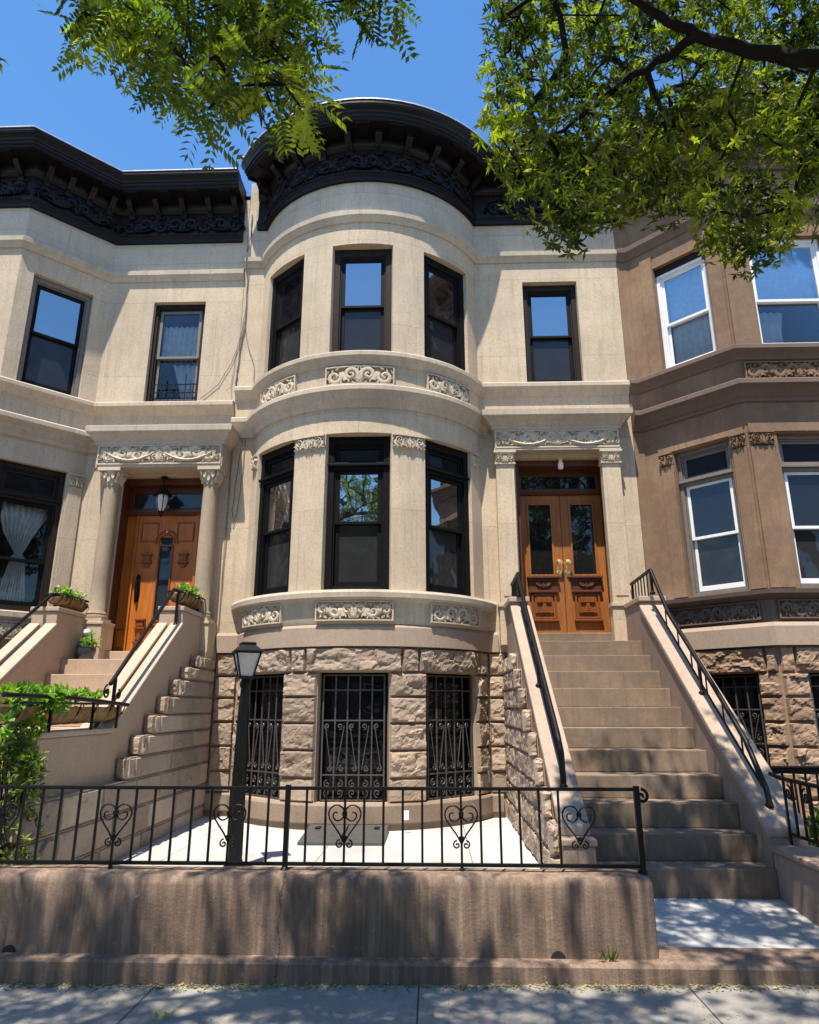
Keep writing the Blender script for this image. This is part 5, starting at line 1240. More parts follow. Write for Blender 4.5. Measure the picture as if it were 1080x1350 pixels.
RIGHT_TIPS=[(1.38,3.53,4.96),(2.65,3.86,5.47),(1.55,3.65,5.01),(0.81,3.52,5.08),(1.72,3.56,4.48),(2.54,4.36,7.24),(1.8,3.52,4.82),(0.87,3.73,6.55),(1.88,3.97,6.7),(0.49,3.58,5.25),(1.59,3.82,5),(1.38,4.24,6.57),(1.39,4.4,7.25),(2.54,3.94,5.75),(2.65,3.65,5.41),(0.57,3.61,4.91),(2.46,4,6.13),(0.68,3.88,5.9),(0.81,4.09,6.37),(0.78,4,6.79),(2.76,4.35,6.8),(1.87,4.02,5.71),(0.88,3.89,4.92),(0.81,4.16,5.38),(0.79,4.12,5.92),(1,3.87,6.04),(1.03,4.09,5.95),(1.07,4.37,6.97),(1.22,4.27,6.73),(2.21,4.13,4.59),(2.23,3.44,4.75),(1.77,4.4,7.13),(1.03,3.92,4.73),(1.9,3.8,5.86),(3.01,4.25,6.59),(0.58,4.36,6.63),(2.05,4.12,6.68),(1.67,4.16,5.13),(0.64,3.94,5.42),(2.14,3.87,4.93),(2.31,4.07,4.6),(1.36,4.17,5.27),(1.46,4.06,4.91),(1.96,3.84,5.68),(2.27,3.95,5.77),(1.66,3.85,6.09),(1.94,3.55,5.1),(1.11,3.74,6.56),(2.22,3.7,4.46),(2.02,4.02,5.59),(2.92,4.18,6.99),(1.19,4.04,4.9),(0.53,3.88,6.43),(1.67,3.9,6.72),(2.83,4.35,6.62),(2.11,3.75,6.03),(1.28,4.37,6.38),(1.4,4.06,5.45),(1.96,3.66,4.5),(2.01,4.06,5.06),(1.82,4.15,5.03),(2.69,4.11,6.84),(3.17,4.27,6.96),(1,3.51,4.59),(2.94,4.16,5.62),(1.94,3.68,6.41),(1.11,3.91,5.55),(0.93,4,5.29),(2.34,4.23,6.26),(0.63,3.59,4.67),(0.75,3.89,5.45),(1.26,3.56,5.33),(2.66,3.86,5.84),(2.96,4.25,6.8),(2.05,4.06,4.61),(0.96,3.82,6.52),(1.84,4.04,5.56),(1.24,3.86,5.51),(0.51,4.02,6),(3.04,3.95,6.73),(0.65,4.16,6.6),(1.46,4.12,6.27),(2.32,3.76,6.43),(1.59,4.14,5.76),(3.21,4.34,6.57),(1.49,3.92,5.08),(2.28,3.86,5.32),(1.92,4.08,5.29),(0.63,4.12,6.95),(2.24,4.2,6.86),(0.69,3.97,6.58),(1.37,3.77,6.3),(1.32,4.15,5.99),(2.59,4.16,5.52),(2.75,3.98,5.13),(2.13,4.23,6.55),(1.07,3.47,4.94),(2.49,4.02,5.6),(0.82,4.05,4.82),(1.68,3.66,4.77),(1.51,3.67,5.44),(2.16,3.69,6.13),(1.07,3.8,5.04),(2.38,4.14,4.95),(3.27,4.31,6.83),(2.3,4.03,6.2),(0.66,4.14,6),(1.89,4.12,6.7),(1.31,3.78,6.57),(1.21,3.72,4.71),(0.93,4.06,4.71),(1.82,3.89,4.54),(2.23,3.54,4.62),(0.85,3.82,5.77),(3.08,4.19,6.17),(1.89,4.07,6.28),(1.83,3.84,5.76),(2.2,3.57,4.49),(1.47,3.5,5.1),(0.85,4.09,5.5),(1.68,4.28,6.74),(1.09,4.05,5.49),(0.86,4.23,6.77),(2.37,3.46,4.79),(1.84,3.46,5.15),(2.56,4.22,6.15),(1.64,4.16,7.13),(2.58,4.31,6.68),(2.78,4.27,6.29),(1.27,3.99,6.5),(2.68,3.9,5.69),(1.32,4.16,5.42),(2.24,3.44,5.07),(0.73,4.15,7.16),(1.14,4.07,6.7),(2.96,4.05,6.93),(0.91,3.92,4.79),(0.94,3.73,4.87),(0.44,3.51,5.04),(1.58,4.24,6.22),(2.69,3.87,5.44),(1.52,4.52,6.46),(1.96,4.64,6.31),(1.03,4.65,7.49),(2.52,4.91,7.38),(2.96,4.06,6.84),(0.93,4.47,7.55),(0.96,4.65,5.92),(1.17,4.92,6.95),(1.46,4.28,5.66),(3.2,4.39,6.34),(1.78,4.51,7.36),(1.35,4.47,5.44),(1.03,4.23,5.64),(0.7,3.82,5.56),(2.54,4.55,7.38),(1.59,4.23,5.32),(0.53,4.2,5.94),(1.94,4.21,6.75),(1.48,4.78,7.68),(2.5,4.63,5.58),(3.03,4.91,7.4),(1.39,4.19,6.42),(2.53,3.96,4.93),(1.1,4.06,6.17),(0.58,4.44,5.97),(2.72,4.13,6.72),(2.18,4.44,7.42),(1.72,4.24,6.77),(1.04,3.83,5.51),(1.61,4.36,6.02),(0.79,4.42,5.86),(3,4.45,5.46),(0.96,4.01,5.08),(1.55,4.65,7.26),(1.62,4.3,6.63),(1.66,4.31,5.7),(0.98,4.55,5.37),(2.51,3.86,5.57),(2.69,4.68,6.64),(2.15,4.02,5.69),(0.79,4.71,7.51),(2.91,4.37,6.69),(1.22,4.11,6.45),(2.55,4.42,4.97),(1.98,4.27,5.5),(2.01,4.35,6.12),(2.38,4.07,4.98),(0.76,4.27,5.39),(2.48,4.68,4.97),(2.64,4.19,5.53),(0.71,4.5,6.47),(2.69,4.85,7.48),(2.73,4.46,5.16),(0.98,4.01,4.7),(2.87,4.62,7.61),(1.95,3.94,4.54),(1.54,4.54,5.63),(2.11,4.49,5.22),(1.75,4.75,7.92),(2.18,4.43,5.41),(1.2,4.39,7.45),(3.39,4.47,7.16),(0.65,4.2,6.52),(1.07,4.89,7.32),(1.56,3.88,4.8),(2.02,4.1,5.65),(1.76,4.03,5.49),(1.52,4.41,5.25),(3.26,4.32,6.69),(1.3,3.99,5.62),(2.46,4.12,6.74),(0.68,4.25,7.17),(2.48,4.94,7.15),(2.06,3.9,5.35),(2.69,4.88,7.14),(2.22,4.78,7.11),(0.59,4.17,5.43),(3.44,4.88,7.06),(2.38,4.55,5.7),(1.08,3.98,5.25),(2.01,4.68,5.64),(2.83,4.32,6.37),(2.76,4.63,6.81),(1.88,4.23,7.22),(2.38,4.69,6.59),(2.13,4.07,4.9),(1.23,4.49,5.24),(2.73,4.65,5.98),(2.97,4.19,6.55),(1.2,4.8,7.49),(0.94,4.27,5.92),(2.19,4.09,7),(3.18,4.53,5.83),(1.58,4.17,6.04),(2.73,4.08,6.98),(1.31,4.46,5.95),(2.37,4.64,7.44),(1.92,4.54,6.91),(2.69,4.38,6.25),(3.39,4.37,7.32),(2.36,4.44,5),(2.75,4.42,5.96),(1.4,4.81,6.8),(3.04,4.29,6.9),(2.08,4.75,7.63),(2.61,4.02,5.23),(0.83,4.15,6.64),(1.91,4.6,5.79)]
LEFT_TIPS=[(-1.42,2.8,4.79),(-0.57,2.42,4.15),(-1.45,2.78,5.39),(-1.36,2.67,5.09),(-0.77,2.6,4.71),(-0.71,2.8,4.85),(-1.42,2.41,4.76),(-1.15,2.44,4.9),(-0.96,2.41,4.43),(-1.7,2.54,5.03),(-1.59,2.53,5.05),(-0.92,2.6,5.14),(-0.91,2.53,4.4),(-1.14,2.77,4.68),(-1.33,2.58,4.81),(-1.12,2.47,4.45),(-1.58,2.62,4.87),(-1.73,2.6,4.96),(-1.2,2.62,4.88),(-1.06,2.5,4.83),(-0.73,2.6,4.84),(-1.04,2.89,5.17),(-0.86,2.59,4.96),(-1.18,2.88,5.16),(-1.02,2.87,4.97),(-0.67,2.52,4.38),(-1.61,2.75,5.37),(-1.02,2.53,4.26),(-1.23,2.54,4.66),(-0.78,2.44,4.36),(-0.72,2.44,4.79),(-0.6,2.68,4.59),(-1.08,2.56,5.05),(-0.97,2.52,4.92),(-1.52,2.73,5),(-0.82,2.85,4.63),(-1.74,2.71,4.93),(-1.46,2.73,4.84),(-0.66,2.67,4.84),(-0.84,2.7,5.27),(-0.47,2.68,5.23),(-0.27,2.58,5.15),(-0.23,2.67,5.06),(-0.36,2.71,5.14),(-0.64,2.86,5.54),(-0.51,2.59,4.97),(-1.97,3.09,5.42),(-0.84,2.77,4.65),(-1.15,2.6,5.09),(-0.85,2.83,4.99),(-0.77,3.07,4.79),(-1.39,2.7,4.88),(-1.26,2.96,4.82),(-1.56,2.66,5.15),(-1.24,3.07,5.46),(-0.94,2.85,5.45),(-1.96,2.92,5.62),(-0.67,2.92,5.02),(-1.55,3,5.55),(-1.13,3.04,5.07),(-1.23,2.76,4.85),(-0.76,2.75,5.1),(-1.4,2.83,4.78),(-0.58,2.74,5.26),(-0.34,2.65,5.23),(-0.23,2.89,5.38)]
RIGHT_HIGH=[(0.11,-1.13,6.58),(3.98,0.5,7.01),(3.57,-0.98,5.73),(4.07,3.41,7.39),(3.94,2.8,6.14),(1.83,3.16,7.79),(4.1,0.9,7.89),(2.49,-0.9,5.94),(3.66,-0.41,7.74),(2.35,-0.46,7.3),(2.32,2.6,7.81),(4.25,3.33,5.82),(1.99,1.72,6.99),(0.2,0.42,5.41),(2.09,-1.17,7.38),(0.64,-0.09,7),(-0.2,1.62,7.58),(1.07,-0.56,6.6),(1.37,3.05,7.8),(2.55,2.41,6.25),(2.63,-0,5.72),(4.21,0.85,5.03),(3.35,-0.51,6.86),(3.04,-0.23,7.51),(-0.11,-0.3,5.99),(4.08,3.42,6.28),(-0.01,2.29,5.95),(1.17,-0.86,7.33),(1.89,-0.54,7.59),(2.45,2.34,5.96),(4.18,4.51,5.58),(2.41,-0.17,5.08),(0.31,0.54,5.98),(2.77,3.25,5.12),(1.4,-0.83,6.34),(0.89,-0.77,5.12),(3.19,-0.89,6.7),(1.41,-0.12,7.62),(0.58,-0.45,8.06),(2.81,3.16,7.41),(1.72,1.63,6.21),(0.92,-0.17,6.56),(1.29,-1.47,7.29),(1.65,-1.08,7.54),(1.29,2.53,7.82),(2.55,3.16,5.38),(3.58,3.6,5.55),(3.47,2.95,7.6),(1.15,2.26,7.06),(1.35,1.07,5.72),(0.97,0.85,5.89),(4.16,1.46,6.46),(1.58,1.61,5.03),(0.24,2,6.35),(1.59,2.59,6.89),(1.55,1.59,6.89),(2.13,0.77,5.31),(2.6,0.81,7.98),(0.95,0.45,7.2),(1.75,0.45,6.55),(1,1.7,6.14),(0.26,1.26,7.61),(1.39,2.07,7.17),(3.64,1.51,7.06),(2.31,3.37,7.7),(-0.16,-1.38,7.31),(1.46,1.18,6.55),(1.15,1.75,7.18),(3.73,3.25,6.98),(1.45,-0.58,5.85),(3.17,1.09,7.47),(1.12,0.79,6.78),(3.55,-0.36,5.85),(2.03,1.59,5.49),(2.73,1.56,7.3),(1.28,-1.04,6.7),(1.74,2.32,7.38),(3.29,-0.5,6.54),(2.92,2.2,6.86),(3.58,0.61,7.86),(2.4,2.44,7.48),(0.34,-0.42,6.34),(0.71,0.79,7.01),(4.01,0.9,5.95),(0.55,0.92,5.55),(3.85,3.5,6.71),(1.84,2.67,5.88),(2.79,1.91,5.15),(2.07,0.85,7.66),(2.81,1.13,6.86),(0.36,-0.17,5.81),(1.51,1.77,5.28),(1.13,1.22,8.06),(3.85,0.61,5.95),(2.6,2.75,5.78),(1.39,2.06,6.07),(2.81,1.68,5.6),(2.06,2.39,7.22),(2.16,1.77,5.99),(1.8,1.47,6.55),(2.7,-0.16,7.8),(3.44,-1.4,7.29),(0.96,1.66,7.69),(3.16,2.89,5.87),(1.9,2.19,5.35),(3.31,3.63,7.09),(1.87,0.18,7.26),(0.43,2.52,7.33),(3,1.84,6.86),(1.77,-1.39,7.13),(1.5,3.49,7.74),(2.39,2.65,7.25),(0.9,-0.98,7.88),(2.7,-0.45,6.14),(4.07,2.07,8.04),(0.05,0.96,6.64),(4.03,2.52,6.96),(1.42,2.59,7.32),(1.98,1.14,7.61),(3.23,2.61,7.86),(2.58,0.16,6.08),(3.66,-0.56,7.48),(1.89,-0.23,6.34),(0.16,0.16,7.71),(2.11,2.44,6.14),(2.74,-0.55,8.13),(1.09,-1.37,6.83),(3.01,2.82,7.45),(1.31,-0.96,7.99),(0.41,-0.49,6.76),(0.67,3.09,7.72),(2.19,-1.28,6.68),(2.14,0.63,5.57),(2.33,0.98,6.26),(3.71,0.35,6.35),(0.15,1.45,7.9),(1.15,0.22,7.61),(2.01,-0.17,6.66),(3.77,2.25,6),(1.57,0.93,6.82),(3.48,-1.39,6.88),(3.01,3.71,5.24),(2.24,2.13,5.48),(4.02,2.05,5.47),(3.61,0.13,7.14),(3.8,2.34,7.88),(3.89,4.23,6.31),(2.52,3.47,7.24),(3.96,1.23,6.8),(1.21,3.19,6.9),(0.35,-0.5,6.01),(2.98,1.55,6.62),(4.06,1.99,5.93),(1.12,-0.9,5.69),(4.19,4.18,5.2),(4.13,-0.65,7.59),(3.15,-0.67,7.29),(0.62,0.63,7.96),(1.7,1.68,7.88),(-0.12,0.29,5.35),(2.37,2.84,6.57),(1.19,-0.64,5.03),(3.15,-0.05,7.19),(0.34,-0.54,7.17),(0.25,2.76,8.15),(3.33,1.01,5.06),(2.77,3.5,7.82),(-0.1,-0.14,6.68),(2.93,-1.14,6.65),(0.3,1.39,5.52),(4,1.62,6.74),(2.84,3.23,8.14),(2.67,1.92,6.03),(-0.16,-0.77,6.7),(1.11,2.53,7.44),(2.78,1.17,7.28),(0.41,-1.49,7.86),(0.57,-0.86,5.53),(1.7,2.06,6.35),(2.37,1.81,5.5),(-0.06,1.94,5.37),(3.72,0.89,7.68),(0.46,1.36,6.61),(3.34,1.64,5.61),(1.82,1.35,7.8),(1.44,-0.41,7.97),(0.72,0.11,6.79),(0.71,1.79,6.39),(4.08,-0.72,5.01),(2.73,1.23,6.25),(3.15,-1.1,8.16),(1.33,1.61,8.19),(4.23,3.7,5.6),(1.96,2.23,6.71),(4.03,0.55,5.64),(3.82,-0.38,6.21),(3.4,1.28,7.29),(1.34,1.69,5.85),(1.7,-0.66,6.02),(3.67,-0.98,7.08),(2.94,1.79,7.82),(0.89,0.2,6.34),(3.73,1.36,8.01),(2.76,2.77,6.92),(4.04,4.12,6.65),(3.2,2.19,7.12),(4.06,1.09,5.22),(2.22,-0.24,5.35),(2.62,1.3,7.67),(3.48,0.88,5.85),(3.53,4.01,5.42),(1.32,2.92,7.16),(2.94,-1,7.67),(0.7,-1.12,7.13),(4.36,0.82,5.71),(2.66,2.81,5.19),(-0.11,0.05,6.24),(1.67,2.08,8.04),(2.19,-0.91,6.22),(0.21,1.96,6),(3.12,1.15,5.66),(0.89,1.76,5.38),(1.57,1.19,6.18),(2.06,-0.4,7.24),(2.06,-0.38,7.79),(3.18,3.8,5.89),(3.66,4.43,5.68),(4.23,-0.83,6.28),(1.77,-0.28,7.21),(3.3,3.37,7.64),(2.9,1.33,5.89),(3.31,3.15,5.04),(3.98,2.71,7.87),(3.96,2.21,7.39),(2.93,-0.72,5.52),(1.04,2.16,7.64),(1.48,1.06,5.35),(0.05,2.19,7.08),(2.19,1.44,6.91),(3.39,2.83,8.12),(1.4,1.45,7.83),(1.81,-0.46,5.27),(3.5,1.75,8.09),(2.84,-0.06,8.07),(2.33,1.64,7.53),(2.37,-0.31,7.79),(1,-1.19,6.29),(1.77,-0.63,6.36),(3.27,3.1,5.43),(2.7,2.79,6.47),(3.84,1.81,7.42),(4.13,-0.86,6.81),(1.76,2.85,6.81),(1.38,-1.48,8.01),(1.05,1.21,7.75),(1.58,2.31,5.37),(0.83,-0.41,7.32),(2.19,0.34,5.44),(2.16,0.59,6.98),(3.07,1.21,7.05),(1.12,2.48,6.3),(3.6,2.03,6.72),(0.46,2.49,6.97),(1.6,0.71,7.9),(1.02,-0.58,6.91),(4.16,-0.26,6.85),(0.85,3.13,6.97),(0.81,-1.48,6.92),(3.14,2.44,5.55),(3.31,0.69,7.74),(0.5,0.55,6.68),(3.15,-0.48,5.42),(2.77,1.59,8.17),(2.14,0.47,6.47),(2.37,0.18,5.8),(2.7,-1.19,7.39),(0.89,2.3,7.32),(4.33,-0.49,5.21),(3.02,3.4,6.1),(1.13,3.42,7.69),(2.8,3.06,5.79),(4.33,1.79,5.05),(3.83,-0.92,6.4),(2.67,2.46,7.07),(0.51,2.14,6.08),(3.97,2.63,6.51),(0.39,2.01,6.66),(3.6,-0.86,5.41),(1.02,-0.5,5.32),(1.57,-0.37,5.47),(4.27,3.64,6.39),(3.4,3.72,7.99),(1.24,0.21,6.47),(3.42,4.26,6.09),(0.49,3.49,7.77),(0.96,1.25,7.03),(3.24,1.33,6.47),(0.64,0.28,5.08),(0.54,0.05,7.55),(4.2,0.85,6.42),(0.55,1.77,7.2),(2.89,-0.99,6.05),(0.06,0.25,6.9),(1.79,1.21,6.94),(1.23,0.36,6.79),(4.02,-0.54,8.01),(0.86,2.78,7.6),(2.02,-0.6,5.47),(2.82,-0.62,6.53),(2.66,0.24,5.17),(1.68,1.62,7.26),(3.89,-0.86,5.3),(3.6,3.51,7.32),(1.83,0.17,5.72),(0.41,0.41,5.73),(2.89,1.47,7.79),(4.1,3.07,6.26),(3.52,3.75,6.18),(1.14,0.13,7.97),(-0.08,1.03,7.85),(0.53,2.12,8.18),(2.53,0.36,7.68),(1.76,0.08,7.79),(0.17,-0.05,7.2),(1.09,1.31,6.36),(3.48,3.69,6.5),(2.34,2.01,5.8),(0.35,1.56,6.34),(3.33,-0.77,5.15),(0.91,-0.09,5.17)]
LEFT_HIGH=[(0.12,1.81,5.28),(-3.86,2.43,6.2),(-2.67,-1,7.69),(-2.06,1.33,6.26),(-1.78,-0.69,4.83),(-1.89,0.43,5.62),(-4.39,2.85,5.12),(-1.52,1.21,6.55),(-2.82,0.72,5.65),(-0.93,0.91,6.19),(-5.09,-1.41,6.91),(-2.93,-0.89,5.86),(-1.16,2.34,5.78),(-1.17,0.52,5.73),(-4.9,1.31,5.6),(-1.18,2.08,7.43),(-0.7,1.7,5.96),(-1.45,-0.63,7.49),(-2.36,0.21,6.77),(0.13,1.23,6.6),(-2.49,-0.45,6.07),(-0.91,1.23,7.1),(-3.58,2.48,4.93),(-1.57,-0.18,7.16),(-5.08,0.13,7.15),(-1.86,-1.24,7.6),(-0.56,1.63,6.42),(-1.35,-1,7.25),(-3.92,1.72,5.45),(-4.77,-0.73,7.21),(-0.94,2.46,6.15),(-2.1,0.34,5.13),(-1.19,1.48,7.47),(-2.51,-0.86,6.53),(-1.99,1.87,5.44),(-0.86,-0.58,4.95),(-0.65,0.48,5.15),(-3,1.78,6.83),(-4.68,-0.69,5.96),(-3.55,-0.96,7.7),(-1.34,-1.18,7.75),(-0.9,-0.19,5.44),(-4.67,0.69,6.65),(-2.32,1.55,7.18),(-2.83,1.4,7.73),(-2.96,1.92,5.73),(-4.9,1.65,6.26),(-2.03,-1,7.49),(-0.61,0.42,5.67),(-2.69,-0.24,7.35),(-0.79,0.37,6.04),(-1.72,-0.47,5.84),(-3.91,-0.38,6.01),(-0.44,1.03,6.19),(-2.43,0.8,5.28),(-0.91,2.14,6.83),(-3.68,1.09,7.04),(-2.06,0.95,6.98),(-1.96,2.21,6.48),(-1.14,0.55,6.56),(-0,-0.19,7.62),(-3.46,0.46,4.86),(-2.39,1.84,5.68),(-3.51,0.63,6.65),(-3.65,2.38,5.46),(-4.8,-0.12,5.4),(-0.27,2.04,5.08),(-4.34,2.22,4.98),(-0.11,-0.5,4.82),(-3.68,-0.43,5.26),(-5.09,1.21,5.21),(-0.17,-0.37,6.14),(-2.15,1.67,6.3),(-2.43,-0.44,5.51),(-4.46,-0.74,7.15),(-1.63,-1.32,7.37),(-2.11,0.74,5.44),(-2.79,-1.2,6.65),(-2.32,-0.09,5.77),(-4.53,2.03,6.91),(-4.41,2.46,6.77),(-0.62,-0.68,5.45),(-2.58,0.52,5.94),(-3.95,0.86,7.37),(-1.11,0.31,7.26),(-4.11,0.74,4.82),(-0.26,-1.08,6.85),(-3.76,1.63,6.26),(-4.8,-1.16,6.3),(-0.98,1.24,5.91),(-0.75,0.17,7.25),(-0.11,2.09,6.69),(-2.21,0.72,7.1),(-4.16,-0.45,5.63),(-2.98,2.16,6.4),(-3.84,-0.09,6.59),(-0.52,-0.31,6),(-0.46,-0.87,6.32),(-0.06,-1.43,7.13),(-4.73,1.71,5.02),(-0.23,0.09,6.81),(-3.66,-0.16,6.84),(-1.02,-0.96,6.02),(-2.8,2.18,5.98),(0.05,0.5,5.38),(-2.39,-0.21,6.8),(-1.5,0.56,6.91),(-3.98,2.85,5.7),(-1.89,0.84,7.41),(-2.95,-0.08,7.02),(-1.19,2.65,5.95),(-2.31,1.83,5.09),(-0.72,2.28,5.78),(-1.51,-0.87,6.86),(-4.89,1.01,7.47),(-2.22,-0.73,6.64),(-1.45,-0.07,5.31),(-0.25,1.41,7.34),(-4.31,0.42,5.61),(-4.02,0.47,7.07),(0.16,-1.18,7.35),(-1.38,-0.45,6.26),(-4.13,2.5,5.38),(-4.6,0.1,5.31),(-5.11,1.55,7.1),(-0.94,1.95,7.27),(-4.46,0.06,7.47),(-4.58,1.59,7.48),(-3.86,-0.78,7.36),(-0.07,0.61,6.49),(-4.25,-0.38,6.59),(-3.52,1.12,6.77),(-0.86,0.5,4.9),(0.15,0.59,7.41),(-3.37,-0.37,7.62),(-2.55,2.45,5.83),(-0.57,1.17,6.72),(-4.2,1.86,7.43),(-4.75,2.12,7.34),(-3.86,0.22,5.03),(-0.1,0.83,6.24),(-2.75,2.18,6.82),(-1.87,1.93,7.7),(-0.83,1.72,5.03),(-2.76,0.15,7.3),(-0.96,-0.59,6.64),(-1.31,-1.08,6.22),(-4.5,-0.76,5.39),(-0.46,1.31,7.12),(-3.73,1.77,5.95),(-3.07,2.1,5.26),(-1.36,-0.73,6.63),(-2.53,-0.09,5.06),(-3.31,0.68,7.38),(-4.4,0.12,6.6),(-0.87,-1.34,6.97),(-2.18,1.59,5.64),(-1.31,1.12,7.38),(-4.06,-0.72,5.74),(-2.7,1.51,5.96),(-1.46,1.77,7.22),(-3.13,-0.03,5.59),(-2.67,0.22,6.83),(-0.35,-0.71,5.75),(-3.19,0.78,6.27),(-2.26,2.36,6.53),(-4.39,-1.42,7.49),(-4.64,0.25,7.75),(-0.11,1.47,6.24),(-1.34,2.05,5.59),(-1.76,0.38,6.25),(-2.59,-0.46,7.75),(-4.45,0.59,6.06),(-3.98,0.18,6.17),(-0.21,0.97,7.47),(-1.37,0.9,6.16),(-4.94,0.81,5.29),(-2.99,1.53,6.06),(-4.33,0.69,7.45),(-2.48,0.97,6.34),(-1.11,-0.31,7.08),(-1.85,0.83,5.73),(-0.6,-0.49,7.24),(0.12,0.37,5),(-3.34,1.38,6.62),(-0.73,1.33,7.65),(-3.89,1.26,5.26),(0.01,-0.42,6.74),(-0.01,0.86,5.9),(-1.73,0.18,7.04),(-3.15,-0.66,6.28),(-3.17,2.13,5.85),(-1.86,1.67,4.87),(-4.9,0.16,4.92),(-4.06,2.01,7.73),(-2.29,0.99,5.86),(-4.87,2.07,6.7),(-2.63,1.45,6.91),(-4.13,-0.42,7.64),(-2.59,0.41,6.35),(-4.11,-1.02,5.88),(-4.74,-0.36,7.66),(-0.17,1.08,6.9),(-3.03,-0.75,5.57),(-3.76,-1.02,6.75),(-2.77,1.19,6.39),(-0.5,-0.01,6.59),(-2.07,0.41,7.21),(-4.94,-0.34,6.7),(-3.21,2.88,5.03),(-1.8,0.78,6.61),(-3.42,1.98,7.37),(-2.39,-0.55,7.41),(-3.83,1.22,7.63),(-3.55,1.51,5.39),(-2.57,2.47,6.55),(-0.1,0.43,6.08),(-4.67,1.84,7.23),(-3.78,-0.4,6.52),(-1.26,1.38,7.01),(-0.3,1.63,4.85),(-0.51,-0.42,5.12),(-1.58,-0.59,5.54),(-2.94,0.22,5.25),(-4.74,2.86,5.15),(-0.72,-0.61,7.6),(-3.57,1.74,7.59),(-1.65,-0.47,6.82),(-4.72,0.79,5.96),(-3,2.24,7.21),(-2.44,0.39,5.53),(0.01,1.75,6.64),(-0.52,0.08,5.02),(-4.83,1.31,6.62),(-1.85,1.16,6.74),(-1.81,-0.73,6.64),(-3.54,1.12,5.68),(-3.3,-0.57,6.88),(-2.59,-0.66,5.78),(-4.56,-0.67,4.85),(-1.46,2.16,6.94),(-3.84,1.21,5.98),(0.07,1.22,5.93),(-2.12,0.2,6.94),(-1.91,-0.97,6.19),(-4.29,1.94,6.41),(-2.05,-0.29,5.67),(0.11,0.63,6.72),(-2.08,2.2,5.22),(-4.87,0.33,5.92),(-2.2,0.12,7.78),(-5.08,0.06,6.26),(-0.01,-1.16,6.45),(-2.61,-0.44,6.83),(-2.99,0.64,5.28),(0.19,-0.12,5.8),(-1.65,0.25,5.27),(-1.43,1.6,5.62),(-2.17,0.99,5.22),(-3,-0.33,5.9),(-1.19,1.21,6.71),(-2.11,1.21,7.27),(-0.55,-1.46,7.16),(-1.19,0.89,7.61),(-2.6,0.02,5.63),(-4.45,1.94,5.29),(-3.26,0.63,5.56),(-0.18,0.05,6.5),(-0.94,1.75,7.57),(-3.4,2.2,6.9),(-3.07,0.02,6.75),(-3.02,-0.39,7.45),(-4.21,1.3,5.51),(-3.9,-0.67,5.36),(-1.37,-0.22,4.91),(-1.85,-0.25,6),(-4.34,-0.93,5.62),(-1.94,-0.41,7.64),(-2.69,1.24,7.18),(-4.62,1.01,5.62),(-5.19,1.67,6.75),(-2.27,-1.41,7.15),(-1.3,0.33,6.08),(-0.4,-0.6,4.83),(-2.75,-1.1,6.31),(-0.73,-0.14,5.14),(-3.91,2.22,5.39),(-3.16,0.22,7.77),(-1.87,-0.62,5.27),(-3.69,-0.76,7.1),(-2.28,0.32,6.04),(-0.82,-0.09,6.12),(-1.58,1.59,6.82),(-0.78,-1.2,6.45),(-0.17,0.67,5.08),(-4.77,1.3,7.07),(-3.05,0.32,6.23),(-2.23,0.56,7.78),(-4.66,-0.18,5.11),(-2.79,2.7,5.93),(-4.87,1.26,5.9),(-2.59,1.79,7.26),(-4.5,2.64,6.08),(-2.16,-0.29,5.12),(-2.89,0.41,7.15),(-2.39,1.39,5.15),(-2.76,2.91,5.25),(-0.22,0.6,6.95),(-4.53,1.64,6.56),(-0.29,-0.61,6.6),(-0.71,-1.47,7.63),(-3.48,-0.13,6.26),(-4.67,1.95,5.76),(-4.9,1.01,6.2),(-4.24,1.38,5.81),(-1.05,-0.11,5.82),(-1.43,0.71,6.64),(-4.01,0.15,6.99),(-2.82,2.39,5.37),(-1.03,1.62,5.48),(-2.56,1.58,7.54),(-1.93,-0.26,5.33),(-5.02,2.82,5.5),(-4.71,-1.05,6.89),(-3.21,1.78,6.48),(-4.97,-0.37,6),(-1.83,1.35,4.9),(-0.64,1.41,6.09),(-3.53,0.9,6.2),(-0.24,0.01,5.99)]
